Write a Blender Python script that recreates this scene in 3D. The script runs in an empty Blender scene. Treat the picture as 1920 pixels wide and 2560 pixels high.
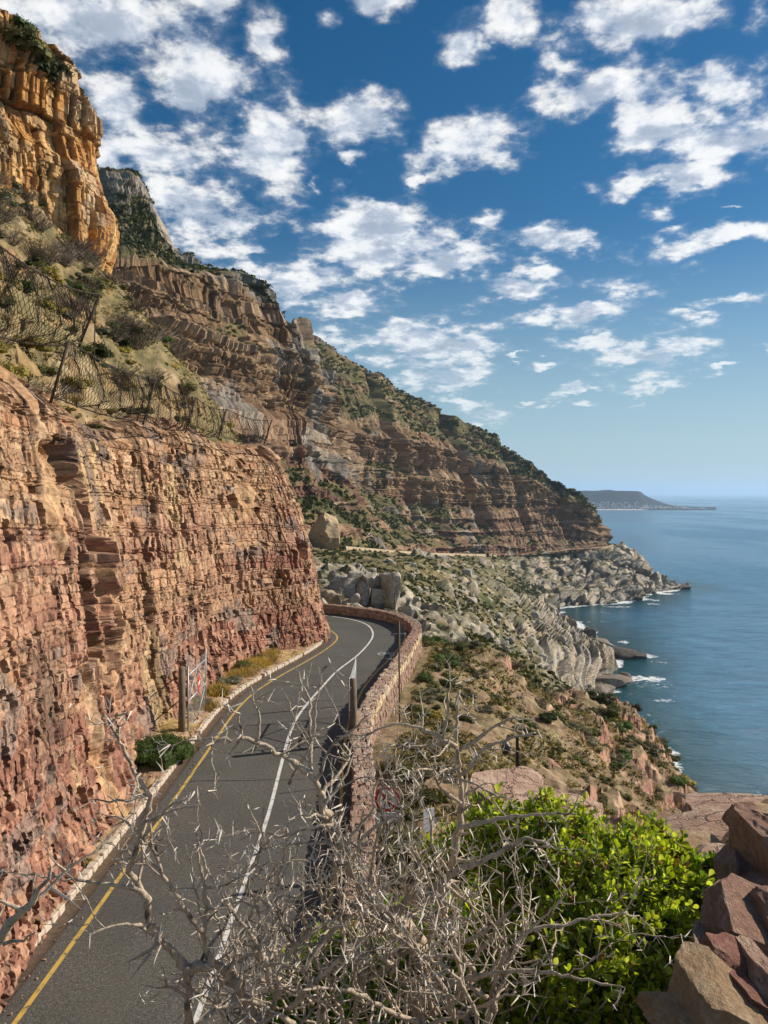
import bpy, bmesh, math, random
import numpy as np
from mathutils import Vector, Matrix, Euler

sc = bpy.context.scene
rad = math.radians
random.seed(7)

# ------------------------------------------------------------------ camera, sky, sun, exposure
F, CX, HY, CZ = 1934.0, 960.0, 1233.0, 110.0          # focal length and horizon of the photograph, camera height over the sea


def P(px, py, d):
    """point at distance d (metres ahead of the lookout) seen at photograph position px, py"""
    return ((px - CX) / F * d, d, CZ + (HY - py) / F * d)


cam_d = bpy.data.cameras.new('camera')
cam = bpy.data.objects.new('camera', cam_d)
sc.collection.objects.link(cam)
cam.location = (0, 0, CZ)
cam.rotation_euler = (rad(90), 0, 0)
cam_d.sensor_fit = 'VERTICAL'
cam_d.angle = 2 * math.atan(1280 / F)
cam_d.shift_y = -47 / 2560
cam_d.clip_start = 0.05
cam_d.clip_end = 200000
sc.camera = cam

SUN_AZ, SUN_EL = 71.0, 29.0                             # degrees right of the view, above the horizon
sun_dir = Vector((math.sin(rad(SUN_AZ)) * math.cos(rad(SUN_EL)), math.cos(rad(SUN_AZ)) * math.cos(rad(SUN_EL)), math.sin(rad(SUN_EL))))
sun_d = bpy.data.lights.new('sun', 'SUN')
sun_d.energy = 5.0
sun_d.angle = rad(0.53)
sun_d.color = (1.0, 0.90, 0.76)
sun = bpy.data.objects.new('sun', sun_d)
sc.collection.objects.link(sun)
sun.location = (200, 50, 300)
sun.rotation_euler = sun_dir.to_track_quat('Z', 'Y').to_euler()

sc.view_settings.view_transform = 'Standard'
sc.view_settings.look = 'None'
sc.view_settings.exposure = 0.42
sc.view_settings.gamma = 1.0
sc.view_settings.use_curve_mapping = False
sc.cycles.use_denoising = True
sc.cycles.max_bounces = 5
sc.cycles.diffuse_bounces = 2
sc.cycles.transparent_max_bounces = 8
sc.cycles.volume_bounces = 1

world = bpy.data.worlds.new('World')
sc.world = world
world.use_nodes = True
WT = world.node_tree
WT.nodes.clear()


class NT:
    """small helper around a node tree"""
    def __init__(self, tree):
        self.t = tree

    def n(self, kind, **kw):
        nd = self.t.nodes.new(kind)
        for k, v in kw.items():
            setattr(nd, k, v)
        return nd

    def link(self, a, b):
        self.t.links.new(a, b)

    def put(self, sock, v):
        if hasattr(v, 'is_output'):
            self.t.links.new(v, sock)
        else:
            sock.default_value = v

    def math(self, op, a, b=None, c=None, clamp=False):
        nd = self.n('ShaderNodeMath', operation=op, use_clamp=clamp)
        self.put(nd.inputs[0], a)
        if b is not None:
            self.put(nd.inputs[1], b)
        if c is not None:
            self.put(nd.inputs[2], c)
        return nd.outputs[0]

    def vec(self, op, a, b=None, c=None, out=0):
        nd = self.n('ShaderNodeVectorMath', operation=op)
        self.put(nd.inputs[0], a)
        if b is not None:
            self.put(nd.inputs[1], b)
        if c is not None:
            self.put(nd.inputs[2], c)
        return nd.outputs[out]

    def mixc(self, fac, a, b, blend='MIX'):
        nd = self.n('ShaderNodeMix', data_type='RGBA', blend_type=blend)
        self.put(nd.inputs[0], fac)
        self.put(nd.inputs[6], a)
        self.put(nd.inputs[7], b)
        return nd.outputs[2]

    def noise(self, vec, scale, detail=4.0, rough=0.55, dist=0.0, out=0):
        nd = self.n('ShaderNodeTexNoise')
        if vec is not None:
            self.link(vec, nd.inputs['Vector'])
        nd.inputs['Scale'].default_value = scale
        nd.inputs['Detail'].default_value = detail
        nd.inputs['Roughness'].default_value = rough
        nd.inputs['Distortion'].default_value = dist
        return nd.outputs[out]

    def rng(self, v, a, b, c=0.0, d=1.0, smooth=True):
        nd = self.n('ShaderNodeMapRange', interpolation_type='SMOOTHSTEP' if smooth else 'LINEAR')
        self.put(nd.inputs[0], v)
        for i, q in enumerate((a, b, c, d)):
            nd.inputs[i + 1].default_value = q
        return nd.outputs[0]

    def ramp(self, v, stops):
        nd = self.n('ShaderNodeValToRGB')
        el = nd.color_ramp.elements
        while len(el) > 1:
            el.remove(el[-1])
        el[0].position = stops[0][0]
        el[0].color = (*stops[0][1], 1)
        for p, c in stops[1:]:
            e = el.new(p)
            e.color = (*c, 1)
        self.put(nd.inputs[0], v)
        return nd.outputs[0]


def rgb(c):
    return (c[0], c[1], c[2], 1.0)


# clouds: (centre x, centre y, half width, half height, weight) as they hang in the sky, turned into directions
CLOUDS = [(170, 70, 200, 120, .8), (255, 245, 75, 55, 1), (330, 335, 125, 60, 1), (250, 330, 60, 90, .9), (440, 170, 105, 105, 1), (400, 215, 70, 60, 1),
          (595, 325, 110, 95, 1), (770, 275, 82, 48, 1), (775, 352, 30, 24, .9), (590, 100, 60, 80, .8), (470, 40, 70, 60, .6),
          (450, 475, 115, 65, 1), (385, 440, 55, 45, 1), (540, 535, 75, 22, .8), (1005, 308, 98, 58, 1), (1010, 112, 52, 48, .9), (1095, 42, 58, 48, .85),
          (850, 10, 85, 30, .9), (742, 48, 36, 32, .7), (1370, 40, 190, 70, .85), (1560, 172, 70, 40, .8), (1640, 20, 50, 40, .7),
          (1270, 195, 110, 45, .95), (1400, 245, 110, 62, 1), (1560, 295, 150, 60, .95), (1200, 150, 60, 26, .8), (1150, 225, 60, 30, .5),
          (1440, 378, 165, 26, .9), (1500, 400, 80, 30, .9), (1050, 487, 40, 26, .8), (800, 520, 140, 66, 1), (955, 565, 115, 42, .95),
          (800, 462, 66, 26, .8), (700, 575, 80, 40, .7), (1205, 516, 130, 32, .95), (1110, 625, 105, 36, .9), (1170, 585, 66, 30, .8),
          (1370, 610, 85, 36, .8), (1240, 688, 95, 28, .9), (1550, 510, 150, 28, .85), (1440, 497, 50, 16, .7), (905, 745, 190, 52, .95),
          (940, 815, 120, 46, .9), (865, 705, 45, 28, .9), (1405, 765, 110, 50, 1), (1310, 745, 130, 24, .85), (1400, 830, 40, 32, .9),
          (1600, 655, 95, 20, .8), (1500, 695, 70, 16, .7), (1030, 903, 62, 24, .85), (1260, 850, 55, 14, .85), (1140, 868, 38, 12, .8),
          (1568, 800, 55, 10, .8), (650, 620, 130, 46, .7), (740, 655, 120, 40, .7), (560, 600, 90, 40, .6), (700, 400, 26, 14, .6), (930, 370, 20, 14, .6),
          (1180, 803, 55, 8, .7), (1575, 450, 26, 6, .7), (1640, 750, 40, 8, .6), (1125, 770, 40, 6, .6)]


def cloud_coords(t, d):
    """flattened sky coordinates: patterns get smaller towards the horizon"""
    sep = t.n('ShaderNodeSeparateXYZ')
    t.link(d, sep.inputs[0])
    inv = t.math('DIVIDE', 1.0, t.math('ADD', t.math('MAXIMUM', sep.outputs[2], 0.0), 0.28))
    sn = t.n('ShaderNodeVectorMath', operation='SCALE')
    t.link(t.vec('MULTIPLY', d, (1, 1, 1.5)), sn.inputs[0])
    t.link(inv, sn.inputs[3])
    return sn.outputs[0]


def build_world():
    t = NT(WT)
    tc = t.n('ShaderNodeTexCoord')
    d = tc.outputs['Generated']
    sky = t.n('ShaderNodeTexSky', sky_type='NISHITA')
    sky.sun_disc = False
    sky.sun_elevation = rad(SUN_EL)
    sky.sun_rotation = rad(SUN_AZ)
    sky.altitude = 0
    sky.air_density = 1.0
    sky.dust_density = SKY_DUST
    sky.ozone_density = SKY_OZONE
    hs = t.n('ShaderNodeHueSaturation')
    hs.inputs['Hue'].default_value = .495
    hs.inputs['Saturation'].default_value = SKY_SAT
    hs.inputs['Value'].default_value = SKY_VAL
    t.link(sky.outputs[0], hs.inputs['Color'])
    q = cloud_coords(t, d)
    wn = t.noise(q, 4.5, 3, .55, out=1)
    warp = t.vec('MULTIPLY', t.vec('SUBTRACT', wn, (.5, .5, .5)), (.10, .05, .075))
    wn2 = t.noise(q, 17, 4, .6, out=1)
    warp2 = t.vec('MULTIPLY', t.vec('SUBTRACT', wn2, (.5, .5, .5)), (.034, .02, .030))
    dw = t.vec('ADD', t.vec('ADD', d, warp), warp2)
    acc = None
    for (cx, cy, hw, hh, w) in CLOUDS:
        px, py = cx * 1.1573, cy * 1.1573
        v = Vector((px - CX, F, HY - py))
        L = v.length
        c = v / L
        sx, sz = L / (hw * 1.1573 * 1.25), L / (hh * 1.1573 * 1.25)
        sy = 0.25 * (sx + sz)
        m = t.vec('MULTIPLY_ADD', dw, (sx, sy, sz), (-c.x * sx, -c.y * sy, -c.z * sz))
        b = t.math('MULTIPLY_ADD', t.vec('LENGTH', m, out=1), -1.0, .30 + .70 * w)
        acc = b if acc is None else t.math('MAXIMUM', acc, b)
    # the same kind of clouds all round the sky outside the photograph
    gen = t.math('MULTIPLY_ADD', t.noise(q, 2.6, 3, .5), 4.0, -2.0)
    away = t.math('SUBTRACT', 1.0, t.rng(t.vec('DOT_PRODUCT', d, (0, .944, .33), out=1), .70, .80))
    gen = t.math('SUBTRACT', t.math('MULTIPLY', gen, away), t.math('SUBTRACT', 1.0, away))
    acc = t.math('MAXIMUM', t.math('MAXIMUM', acc, gen), -1.0)

    def billow(dd, det):
        qq = cloud_coords(t, dd)
        return t.math('ADD', t.math('MULTIPLY_ADD', t.noise(qq, 9.5, det, .57), 2.5, -1.25), t.math('MULTIPLY_ADD', t.noise(qq, 30.0, det - 2, .60), .9, -.45))
    n0 = billow(d, 9)
    m0 = billow(d, 5)
    n1 = billow(t.vec('ADD', d, (.026, 0.0, .026)), 5)
    dens = t.math('ADD', acc, n0)
    alpha = t.math('ADD', t.math('MULTIPLY', t.rng(dens, -.10, 1.0), .55), t.math('MULTIPLY', t.rng(dens, .16, .62), .45))
    sepd = t.n('ShaderNodeSeparateXYZ')
    t.link(d, sepd.inputs[0])
    alpha = t.math('MULTIPLY', alpha, t.math('MULTIPLY_ADD', t.rng(sepd.outputs[2], .05, .26), .35, .62))
    # cloud light: the side towards the sun is white, thick parts and undersides are greyer
    lit = t.rng(t.math('SUBTRACT', m0, n1), -.38, .44)
    thick = t.rng(t.math('ADD', acc, t.math('MULTIPLY', n0, .5)), .35, 1.0)
    k = t.math('ADD', t.math('MULTIPLY', lit, .62), t.math('MULTIPLY', t.math('SUBTRACT', 1.0, thick), .38))
    ccol = t.ramp(k, [(.10, (.40, .46, .56)), (.42, (.62, .67, .75)), (.66, (.88, .89, .90)), (.90, (1.0, .985, .955))])
    csc = t.n('ShaderNodeVectorMath', operation='SCALE')
    t.link(ccol, csc.inputs[0])
    csc.inputs[3].default_value = CLOUD_VAL
    # pale sea haze low over the horizon
    low = t.math('MULTIPLY', t.rng(sepd.outputs[2], .34, -.04), .86)
    skyc = t.mixc(low, hs.outputs[0], rgb((3.2, 4.4, 4.9)))
    mix = t.mixc(t.math('MULTIPLY', alpha, .97), skyc, csc.outputs[0])
    bg = t.n('ShaderNodeBackground')
    t.link(mix, bg.inputs[0])
    bg.inputs[1].default_value = 0.105
    out = t.n('ShaderNodeOutputWorld')
    t.link(bg.outputs[0], out.inputs[0])
    world.cycles.sampling_method = 'MANUAL'
    world.cycles.sample_map_resolution = 256


SKY_DUST, SKY_OZONE, SKY_SAT, SKY_VAL, CLOUD_VAL = .25, 4.0, 1.34, .54, 8.0
build_world()

# ------------------------------------------------------------------ numpy noise and mesh helpers
U32 = np.uint32


def hsh(a, b=0, c=0, seed=0):
    a = np.asarray(a).astype(np.int64)
    b = np.asarray(b).astype(np.int64)
    c = np.asarray(c).astype(np.int64)
    h = (a * 374761393 + b * 668265263 + c * 2246822519 + seed * 3266489917) & 0xffffffff
    h = ((h ^ (h >> 13)) * 1274126177) & 0xffffffff
    h = ((h ^ (h >> 15)) * 2246822519) & 0xffffffff
    h = h ^ (h >> 16)
    return (h & 0xffffff) / float(0xffffff)


def vnoise(x, y, z=0.0, seed=0):
    x, y, z = np.broadcast_arrays(np.asarray(x, float), np.asarray(y, float), np.asarray(z, float))
    ix, iy, iz = np.floor(x), np.floor(y), np.floor(z)
    fx, fy, fz = x - ix, y - iy, z - iz
    fx = fx * fx * fx * (fx * (fx * 6 - 15) + 10)
    fy = fy * fy * fy * (fy * (fy * 6 - 15) + 10)
    fz = fz * fz * fz * (fz * (fz * 6 - 15) + 10)
    r = 0
    for dx in (0, 1):
        wx = fx if dx else 1 - fx
        for dy in (0, 1):
            wy = fy if dy else 1 - fy
            for dz in (0, 1):
                wz = fz if dz else 1 - fz
                r = r + hsh(ix + dx, iy + dy, iz + dz, seed) * wx * wy * wz
    return r * 2 - 1


def fbm(x, y, z=0.0, octv=4, seed=0, gain=.5):
    r, a, s = 0, 1.0, 0
    for i in range(octv):
        r = r + a * vnoise(x, y, z, seed + i * 17)
        s += a
        a *= gain
        x, y, z = np.asarray(x) * 2.03 + 3.1, np.asarray(y) * 2.03 + 1.7, np.asarray(z) * 2.03
    return r / s * 1.6


def ridged(x, y, z=0.0, octv=4, seed=0):
    r, a, s = 0, 1.0, 0
    for i in range(octv):
        r = r + a * (1 - np.abs(vnoise(x, y, z, seed + i * 13)) * 1.7)
        s += a
        a *= .5
        x, y, z = np.asarray(x) * 2.1 + 2.3, np.asarray(y) * 2.1 + 4.7, np.asarray(z) * 2.1
    return r / s


def worley(x, y, z, seed=0, facets=False):
    """cell noise: F1, F2, cell hash and, if asked, the height of a tilted flat facet for each cell"""
    ix, iy, iz = np.floor(x), np.floor(y), np.floor(z)
    f1 = np.full(np.shape(x), 9.0)
    f2 = f1.copy()
    cid = np.zeros(np.shape(x))
    fac = np.zeros(np.shape(x))
    for dx in (-1, 0, 1):
        for dy in (-1, 0, 1):
            for dz in (-1, 0, 1):
                a, b, c = ix + dx, iy + dy, iz + dz
                px = a + hsh(a, b, c, seed)
                py = b + hsh(a, b, c, seed + 1)
                pz = c + hsh(a, b, c, seed + 2)
                dd = np.sqrt((px - x) ** 2 + (py - y) ** 2 + (pz - z) ** 2)
                m = dd < f1
                f2 = np.where(m, f1, np.minimum(f2, dd))
                f1 = np.where(m, dd, f1)
                cid = np.where(m, hsh(a, b, c, seed + 3), cid)
                if facets:
                    h = hsh(a, b, c, seed + 4) - .5
                    fac = np.where(m, (x - px) * (hsh(a, b, c, seed + 5) - .5) * 2 + (y - py) * (hsh(a, b, c, seed + 6) - .5) * 2 + (z - pz) * (hsh(a, b, c, seed + 7) - .5) * 2 + h, fac)
    return (f1, f2, cid, fac) if facets else (f1, f2, cid)


def sstep(a, b, x):
    t = np.clip((x - a) / (b - a), 0, 1)
    return t * t * (3 - 2 * t)


def cubic(kp, kv, q):
    """smooth interpolation of key values kv (n, ...) at positions kp to q"""
    kp, kv, q = np.asarray(kp, float), np.asarray(kv, float), np.asarray(q, float)
    n = len(kp)
    m = np.zeros_like(kv)
    for i in range(n):
        a, b = max(i - 1, 0), min(i + 1, n - 1)
        m[i] = (kv[b] - kv[a]) / (kp[b] - kp[a])
    k = np.clip(np.searchsorted(kp, q, side='right') - 1, 0, n - 2)
    h = (kp[k + 1] - kp[k])
    t = np.clip((q - kp[k]) / h, 0, 1)
    sh = (slice(None),) + (None,) * (kv.ndim - 1)
    t, h = t[sh], h[sh]
    return (2 * t ** 3 - 3 * t ** 2 + 1) * kv[k] + (t ** 3 - 2 * t ** 2 + t) * h * m[k] + (-2 * t ** 3 + 3 * t ** 2) * kv[k + 1] + (t ** 3 - t ** 2) * h * m[k + 1]


def curve_pts(pts, step):
    """resample a smooth curve through pts (n,d) at about equal steps"""
    pts = np.asarray(pts, float)
    kp = np.concatenate([[0], np.cumsum(np.linalg.norm(np.diff(pts, axis=0), axis=1))])
    dense = cubic(kp, pts, np.linspace(0, kp[-1], 1200))
    L = np.concatenate([[0], np.cumsum(np.linalg.norm(np.diff(dense, axis=0), axis=1))])
    n = max(2, int(L[-1] / step) + 1)
    q = np.linspace(0, L[-1], n)
    return np.stack([np.interp(q, L, dense[:, i]) for i in range(pts.shape[1])], 1), q


def link(o, parent=None):
    sc.collection.objects.link(o)
    if parent is not None:
        o.parent = parent
    return o


def tag(o, label=None, cat=None, group=None, kind=None):
    if label:
        o['label'] = label
    if cat:
        o['category'] = cat
    if group:
        o['group'] = group
    if kind:
        o['kind'] = kind
    return o


def mesh_np(name, V, FQ, mat=None, col=None, smooth=False):
    """mesh data from vertex array (n,3) and face array (m,3) or (m,4)"""
    V = np.ascontiguousarray(V, np.float32)
    FQ = np.ascontiguousarray(FQ, np.int32)
    me = bpy.data.meshes.new(name)
    nf, k = FQ.shape
    me.vertices.add(len(V))
    me.vertices.foreach_set('co', V.ravel())
    me.loops.add(nf * k)
    me.loops.foreach_set('vertex_index', FQ.ravel())
    me.polygons.add(nf)
    me.polygons.foreach_set('loop_start', np.arange(0, nf * k, k, dtype=np.int32))
    try:
        me.polygons.foreach_set('loop_total', np.full(nf, k, np.int32))
    except Exception:
        pass
    me.polygons.foreach_set('use_smooth', np.full(nf, bool(smooth)))
    me.update(calc_edges=True)
    if col is not None:
        at = me.color_attributes.new('col', 'FLOAT_COLOR', 'POINT')
        c4 = np.ones((len(V), 4), np.float32)
        c4[:, :col.shape[-1]] = col.reshape(len(V), -1)
        at.data.foreach_set('color', c4.ravel())
    if mat:
        me.materials.append(mat)
    return me


def grid_faces(nu, nv, flip=False):
    i = np.arange(nu * nv).reshape(nu, nv)
    a, b, c, d = i[:-1, :-1].ravel(), i[1:, :-1].ravel(), i[1:, 1:].ravel(), i[:-1, 1:].ravel()
    return np.stack([a, d, c, b] if flip else [a, b, c, d], 1)


def grid_obj(name, G, mat, col=None, smooth=False, flip=False, parent=None):
    nu, nv = G.shape[:2]
    me = mesh_np(name, G.reshape(-1, 3), grid_faces(nu, nv, flip), mat, None if col is None else col.reshape(nu * nv, -1), smooth)
    return link(bpy.data.objects.new(name, me), parent)


def normals(G):
    gu = np.gradient(G, axis=0)
    gv = np.gradient(G, axis=1)
    n = np.cross(gu, gv)
    return n / (np.linalg.norm(n, axis=2, keepdims=True) + 1e-9)


def proj(G):
    y = np.maximum(G[..., 1], .5)
    return np.stack([G[..., 0] / y, (G[..., 2] - CZ) / y], -1) * F


def loft(keys, spos, nu, nv, tpos=None, wmin=.15):
    """smooth surface through key stations keys (ns, np, 3); sampled so that faces come out about evenly large in view"""
    K = np.asarray(keys, float)
    ns, npt = K.shape[:2]
    tp = np.linspace(0, 1, npt) if tpos is None else np.asarray(tpos, float)
    sp = np.asarray(spos, float)

    def ev(sq, tq):
        A = cubic(sp, K, sq)                                   # (nu, np, 3)
        return np.swapaxes(cubic(tp, np.swapaxes(A, 0, 1), tq), 0, 1)
    sq, tq = np.linspace(sp[0], sp[-1], 240), np.linspace(tp[0], 1, 160)
    pr = proj(ev(sq, tq))
    du = np.linalg.norm(np.diff(pr, axis=0), axis=2).mean(1)
    dv = np.linalg.norm(np.diff(pr, axis=1), axis=2).mean(0)
    du = np.maximum(du, du.mean() * wmin)
    dv = np.maximum(dv, dv.mean() * wmin)
    cu, cv = np.concatenate([[0], np.cumsum(du)]), np.concatenate([[0], np.cumsum(dv)])
    s2 = np.interp(np.linspace(0, cu[-1], nu), cu, sq)
    t2 = np.interp(np.linspace(0, cv[-1], nv), cv, tq)
    return ev(s2, t2), s2, t2


def bedded(u, z, seed, hmean, lmean, z0, z1):
    """jointed horizontal beds: bed number, block id, block hash, distance to bed joint, distance to block joint, height in bed"""
    r = np.random.RandomState(seed)
    n = int((z1 - z0) / hmean * 2.4) + 10
    th = hmean * np.exp(r.randn(n) * .45)
    bd = z0 + np.concatenate([[0], np.cumsum(th)])
    k = np.clip(np.searchsorted(bd, z) - 1, 0, n - 1)
    fz = (z - bd[k]) / th[k]
    Lk = (lmean * (.55 + .9 * r.rand(n)))[k]
    off = (r.rand(n) * 97)[k]
    uu = u / Lk + off
    i = np.floor(uu)
    f = uu - i
    bsp = .2 + .6 * hsh(i, k, 5, seed)
    hi = f > bsp
    lo_d = np.where(hi, f - bsp, f)
    hi_d = np.where(hi, 1 - f, bsp - f)
    bid = i * 2 + hi
    return k, bid, hsh(bid, k, 1, seed), np.minimum(fz, 1 - fz) * th[k], np.minimum(lo_d, hi_d) * Lk, fz, hsh(k, 3, 9, seed)


def pick(pal, h):
    pal = np.asarray(pal, float)
    return pal[np.clip((h * len(pal)).astype(int), 0, len(pal) - 1)]


# ------------------------------------------------------------------ materials
def principled(name, base=None, rough=.8, spec=.3, metal=0.0):
    m = bpy.data.materials.new(name)
    m.use_nodes = True
    t = NT(m.node_tree)
    b = m.node_tree.nodes['Principled BSDF']
    b.inputs['Roughness'].default_value = rough
    b.inputs['Metallic'].default_value = metal
    b.inputs['Specular IOR Level'].default_value = spec
    if base is not None:
        b.inputs['Base Color'].default_value = rgb(base)
    return m, t, b


def rock_mat(name, scale, strat=1.0, bump=.6, bdist=.05, dark=.55, attr=True, base=(.4, .3, .2), lichen=None):
    m, t, b = principled(name, base, .92, .15)
    tc = t.n('ShaderNodeTexCoord')
    v = tc.outputs['Object']
    mp = t.n('ShaderNodeMapping')
    t.link(v, mp.inputs[0])
    mp.inputs['Scale'].default_value = (1, 1, strat)
    n1 = t.noise(mp.outputs[0], scale, 8, .62)
    n2 = t.noise(v, scale * .21, 5, .6)
    n3 = t.noise(v, scale * 2.7, 6, .65)
    if attr:
        at = t.n('ShaderNodeAttribute', attribute_name='col')
        c = at.outputs['Color']
    else:
        c = rgb(base)
    f = t.math('MULTIPLY', t.math('MULTIPLY_ADD', n1, 1.5, .25), t.math('MULTIPLY_ADD', n3, 1.0, .5))
    cb = t.n('ShaderNodeCombineColor')
    for i in range(3):
        t.link(f, cb.inputs[i])
    c2 = t.mixc(1.0, c, cb.outputs[0], 'MULTIPLY')
    st = t.rng(n2, .52, .68)
    c2 = t.mixc(t.math('MULTIPLY', st, 1 - dark), c2, rgb((.05, .04, .035)))
    if lichen is not None:
        c2 = t.mixc(t.math('MULTIPLY', t.rng(t.noise(v, scale * .5, 6, .7), .58, .72), .55), c2, rgb(lichen))
    t.link(c2, b.inputs['Base Color'])
    bp = t.n('ShaderNodeBump')
    bp.inputs['Strength'].default_value = bump
    bp.inputs['Distance'].default_value = bdist
    t.link(t.math('ADD', n1, t.math('MULTIPLY', n3, .5)), bp.inputs['Height'])
    t.link(bp.outputs[0], b.inputs['Normal'])
    return m


def veg_mat(name, c1, c2, c3, scale=9, transl=.25):
    m, t, b = principled(name, c1, .65, .15)
    tc = t.n('ShaderNodeTexCoord')
    oi = t.n('ShaderNodeObjectInfo')
    n = t.noise(tc.outputs['Object'], scale, 3, .6)
    c = t.ramp(n, [(.25, c1), (.5, c2), (.75, c3)])
    k = t.math('MULTIPLY_ADD', oi.outputs['Random'], .7, .65)
    cb = t.n('ShaderNodeCombineColor')
    for i in range(3):
        t.link(k, cb.inputs[i])
    c = t.mixc(1.0, c, cb.outputs[0], 'MULTIPLY')
    t.link(c, b.inputs['Base Color'])
    if transl > 0:
        tr = t.n('ShaderNodeBsdfTranslucent')
        t.link(t.mixc(1.0, c, rgb((1.25, 1.3, .6)), 'MULTIPLY'), tr.inputs[0])
        mx = t.n('ShaderNodeMixShader')
        mx.inputs[0].default_value = transl
        t.link(b.outputs[0], mx.inputs[1])
        t.link(tr.outputs[0], mx.inputs[2])
        t.link(mx.outputs[0], m.node_tree.nodes['Material Output'].inputs[0])
    return m


def paint_mat(name, c, wear=.35, scale=3.0, under=(.07, .07, .068)):
    m, t, b = principled(name, c, .7, .3)
    tc = t.n('ShaderNodeTexCoord')
    n = t.noise(tc.outputs['Object'], scale, 8, .75)
    n2 = t.noise(tc.outputs['Object'], 60, 3, .6)
    w = t.math('MULTIPLY', t.rng(t.math('ADD', n, t.math('MULTIPLY', n2, .25)), .62, .82), wear * 2)
    t.link(t.mixc(t.math('MINIMUM', w, 1.0), t.mixc(n2, rgb([q * .8 for q in c]), rgb(c)), rgb(under)), b.inputs['Base Color'])
    return m


M = {}
M['cliff'] = rock_mat('bedded_sandstone', 4.2, 2.2, .6, .04, .72)
M['orange'] = rock_mat('orange_sandstone', 1.6, 2.0, .8, .12, .6)
M['mount'] = rock_mat('mountain_rock', .5, 1.8, .7, .4, .75)
M['granite'] = rock_mat('coast_granite', .32, .6, .8, .7, .8)
M['earth'] = rock_mat('bank_earth', 2.4, 1.0, .8, .08, .85)
M['hill'] = rock_mat('hill_earth', 1.2, 1.0, .8, .15, .85)
M['asphalt'], t, b = principled('asphalt', (.06, .06, .058), .85, .25)
tc = t.n('ShaderNodeTexCoord')
na = t.noise(tc.outputs['Object'], 26, 3, .8)
nb = t.noise(tc.outputs['Object'], .35, 5, .6)
nc = t.noise(tc.outputs['Object'], 9, 4, .7)
mpt = t.n('ShaderNodeMapping')
t.link(tc.outputs['Object'], mpt.inputs[0])
mpt.inputs['Scale'].default_value = (1.0, .06, 1)
ntr = t.noise(mpt.outputs[0], 1.1, 4, .55)
ca = t.ramp(t.math('ADD', t.math('MULTIPLY', na, .72), t.math('MULTIPLY', nc, .28)), [(.34, (.022, .022, .021)), (.5, (.085, .082, .072)), (.66, (.25, .235, .20))])
ca = t.mixc(t.math('MULTIPLY', t.rng(ntr, .45, .68), .5), ca, rgb((.105, .10, .088)))
t.link(t.mixc(t.math('MULTIPLY', t.rng(nb, .35, .7), .45), ca, rgb((.052, .05, .046))), b.inputs['Base Color'])
bp = t.n('ShaderNodeBump')
bp.inputs['Strength'].default_value = .5
bp.inputs['Distance'].default_value = .012
t.link(na, bp.inputs['Height'])
t.link(bp.outputs[0], b.inputs['Normal'])
M['gutter'] = rock_mat('gutter_dirt', 6, 1, .5, .03, .8, False, (.12, .085, .06))
M['white_paint'] = paint_mat('white_line_paint', (.72, .70, .66), .5)
M['yellow_paint'] = paint_mat('yellow_line_paint', (.60, .40, .09), .55)
M['kerb'] = rock_mat('kerb_concrete', 7, 1, .5, .02, .9, False, (.50, .42, .33))
M['mortar'] = rock_mat('mortar', 9, 1, .5, .02, .85, False, (.22, .15, .11))
M['steel'], _, _ = principled('galvanised_steel', (.36, .37, .37), .5, .5, .5)
M['rust'] = rock_mat('rusted_steel', 14, 1, .3, .01, .8, False, (.06, .045, .035))
M['wire'], _, _ = principled('dark_wire', (.05, .036, .026), .7, .2, .2)
M['wood'] = rock_mat('weathered_pole', 8, .25, .5, .02, .75, False, (.17, .135, .10))
M['dark_metal'], _, _ = principled('dark_metal', (.03, .03, .033), .5, .4, .4)
M['sign_back'], _, _ = principled('sign_back_metal', (.09, .09, .09), .6, .4, .3)
M['sign_white'], _, _ = principled('sign_white', (.78, .78, .76), .5, .4)
M['sign_red'], _, _ = principled('sign_red', (.55, .03, .03), .5, .4)
M['sign_black'], _, _ = principled('sign_black', (.02, .02, .02), .5, .4)


# leaf colours
M['v_olive'] = veg_mat('olive_fynbos', (.045, .05, .018), (.10, .10, .035), (.17, .15, .055), 5)
M['v_green'] = veg_mat('green_fynbos', (.025, .045, .012), (.06, .10, .022), (.11, .15, .03), 5)
M['v_yellow'] = veg_mat('yellow_fynbos', (.14, .12, .03), (.26, .21, .05), (.34, .26, .07), 5)
M['v_grey'] = veg_mat('grey_fynbos', (.08, .075, .045), (.15, .14, .09), (.22, .20, .13), 5)
M['v_dry'] = veg_mat('dry_twigs', (.10, .075, .05), (.18, .14, .10), (.28, .23, .17), 4, 0)
M['v_grass'] = veg_mat('dry_grass', (.30, .20, .05), (.42, .29, .08), (.50, .37, .12), 4)
M['v_dark'] = veg_mat('dark_scrub', (.02, .028, .01), (.045, .055, .018), (.08, .085, .03), .15)
M['leaf'] = veg_mat('shrub_leaf', (.24, .31, .012), (.42, .50, .03), (.60, .64, .10), 9, .58)
M['leaf_old'] = veg_mat('shrub_leaf_dark', (.06, .12, .010), (.11, .19, .018), (.17, .26, .035), 14, .4)
M['leaf_red'] = veg_mat('shrub_leaf_withered', (.30, .10, .02), (.40, .20, .05), (.45, .32, .10), 14, .3)
M['bark'] = rock_mat('thorn_bark', 75, .5, 1.0, .006, .25, False, (.46, .37, .275), (.66, .60, .51))
M['thorn'], _, _ = principled('pale_thorn', (.62, .55, .46), .6, .25)

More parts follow.
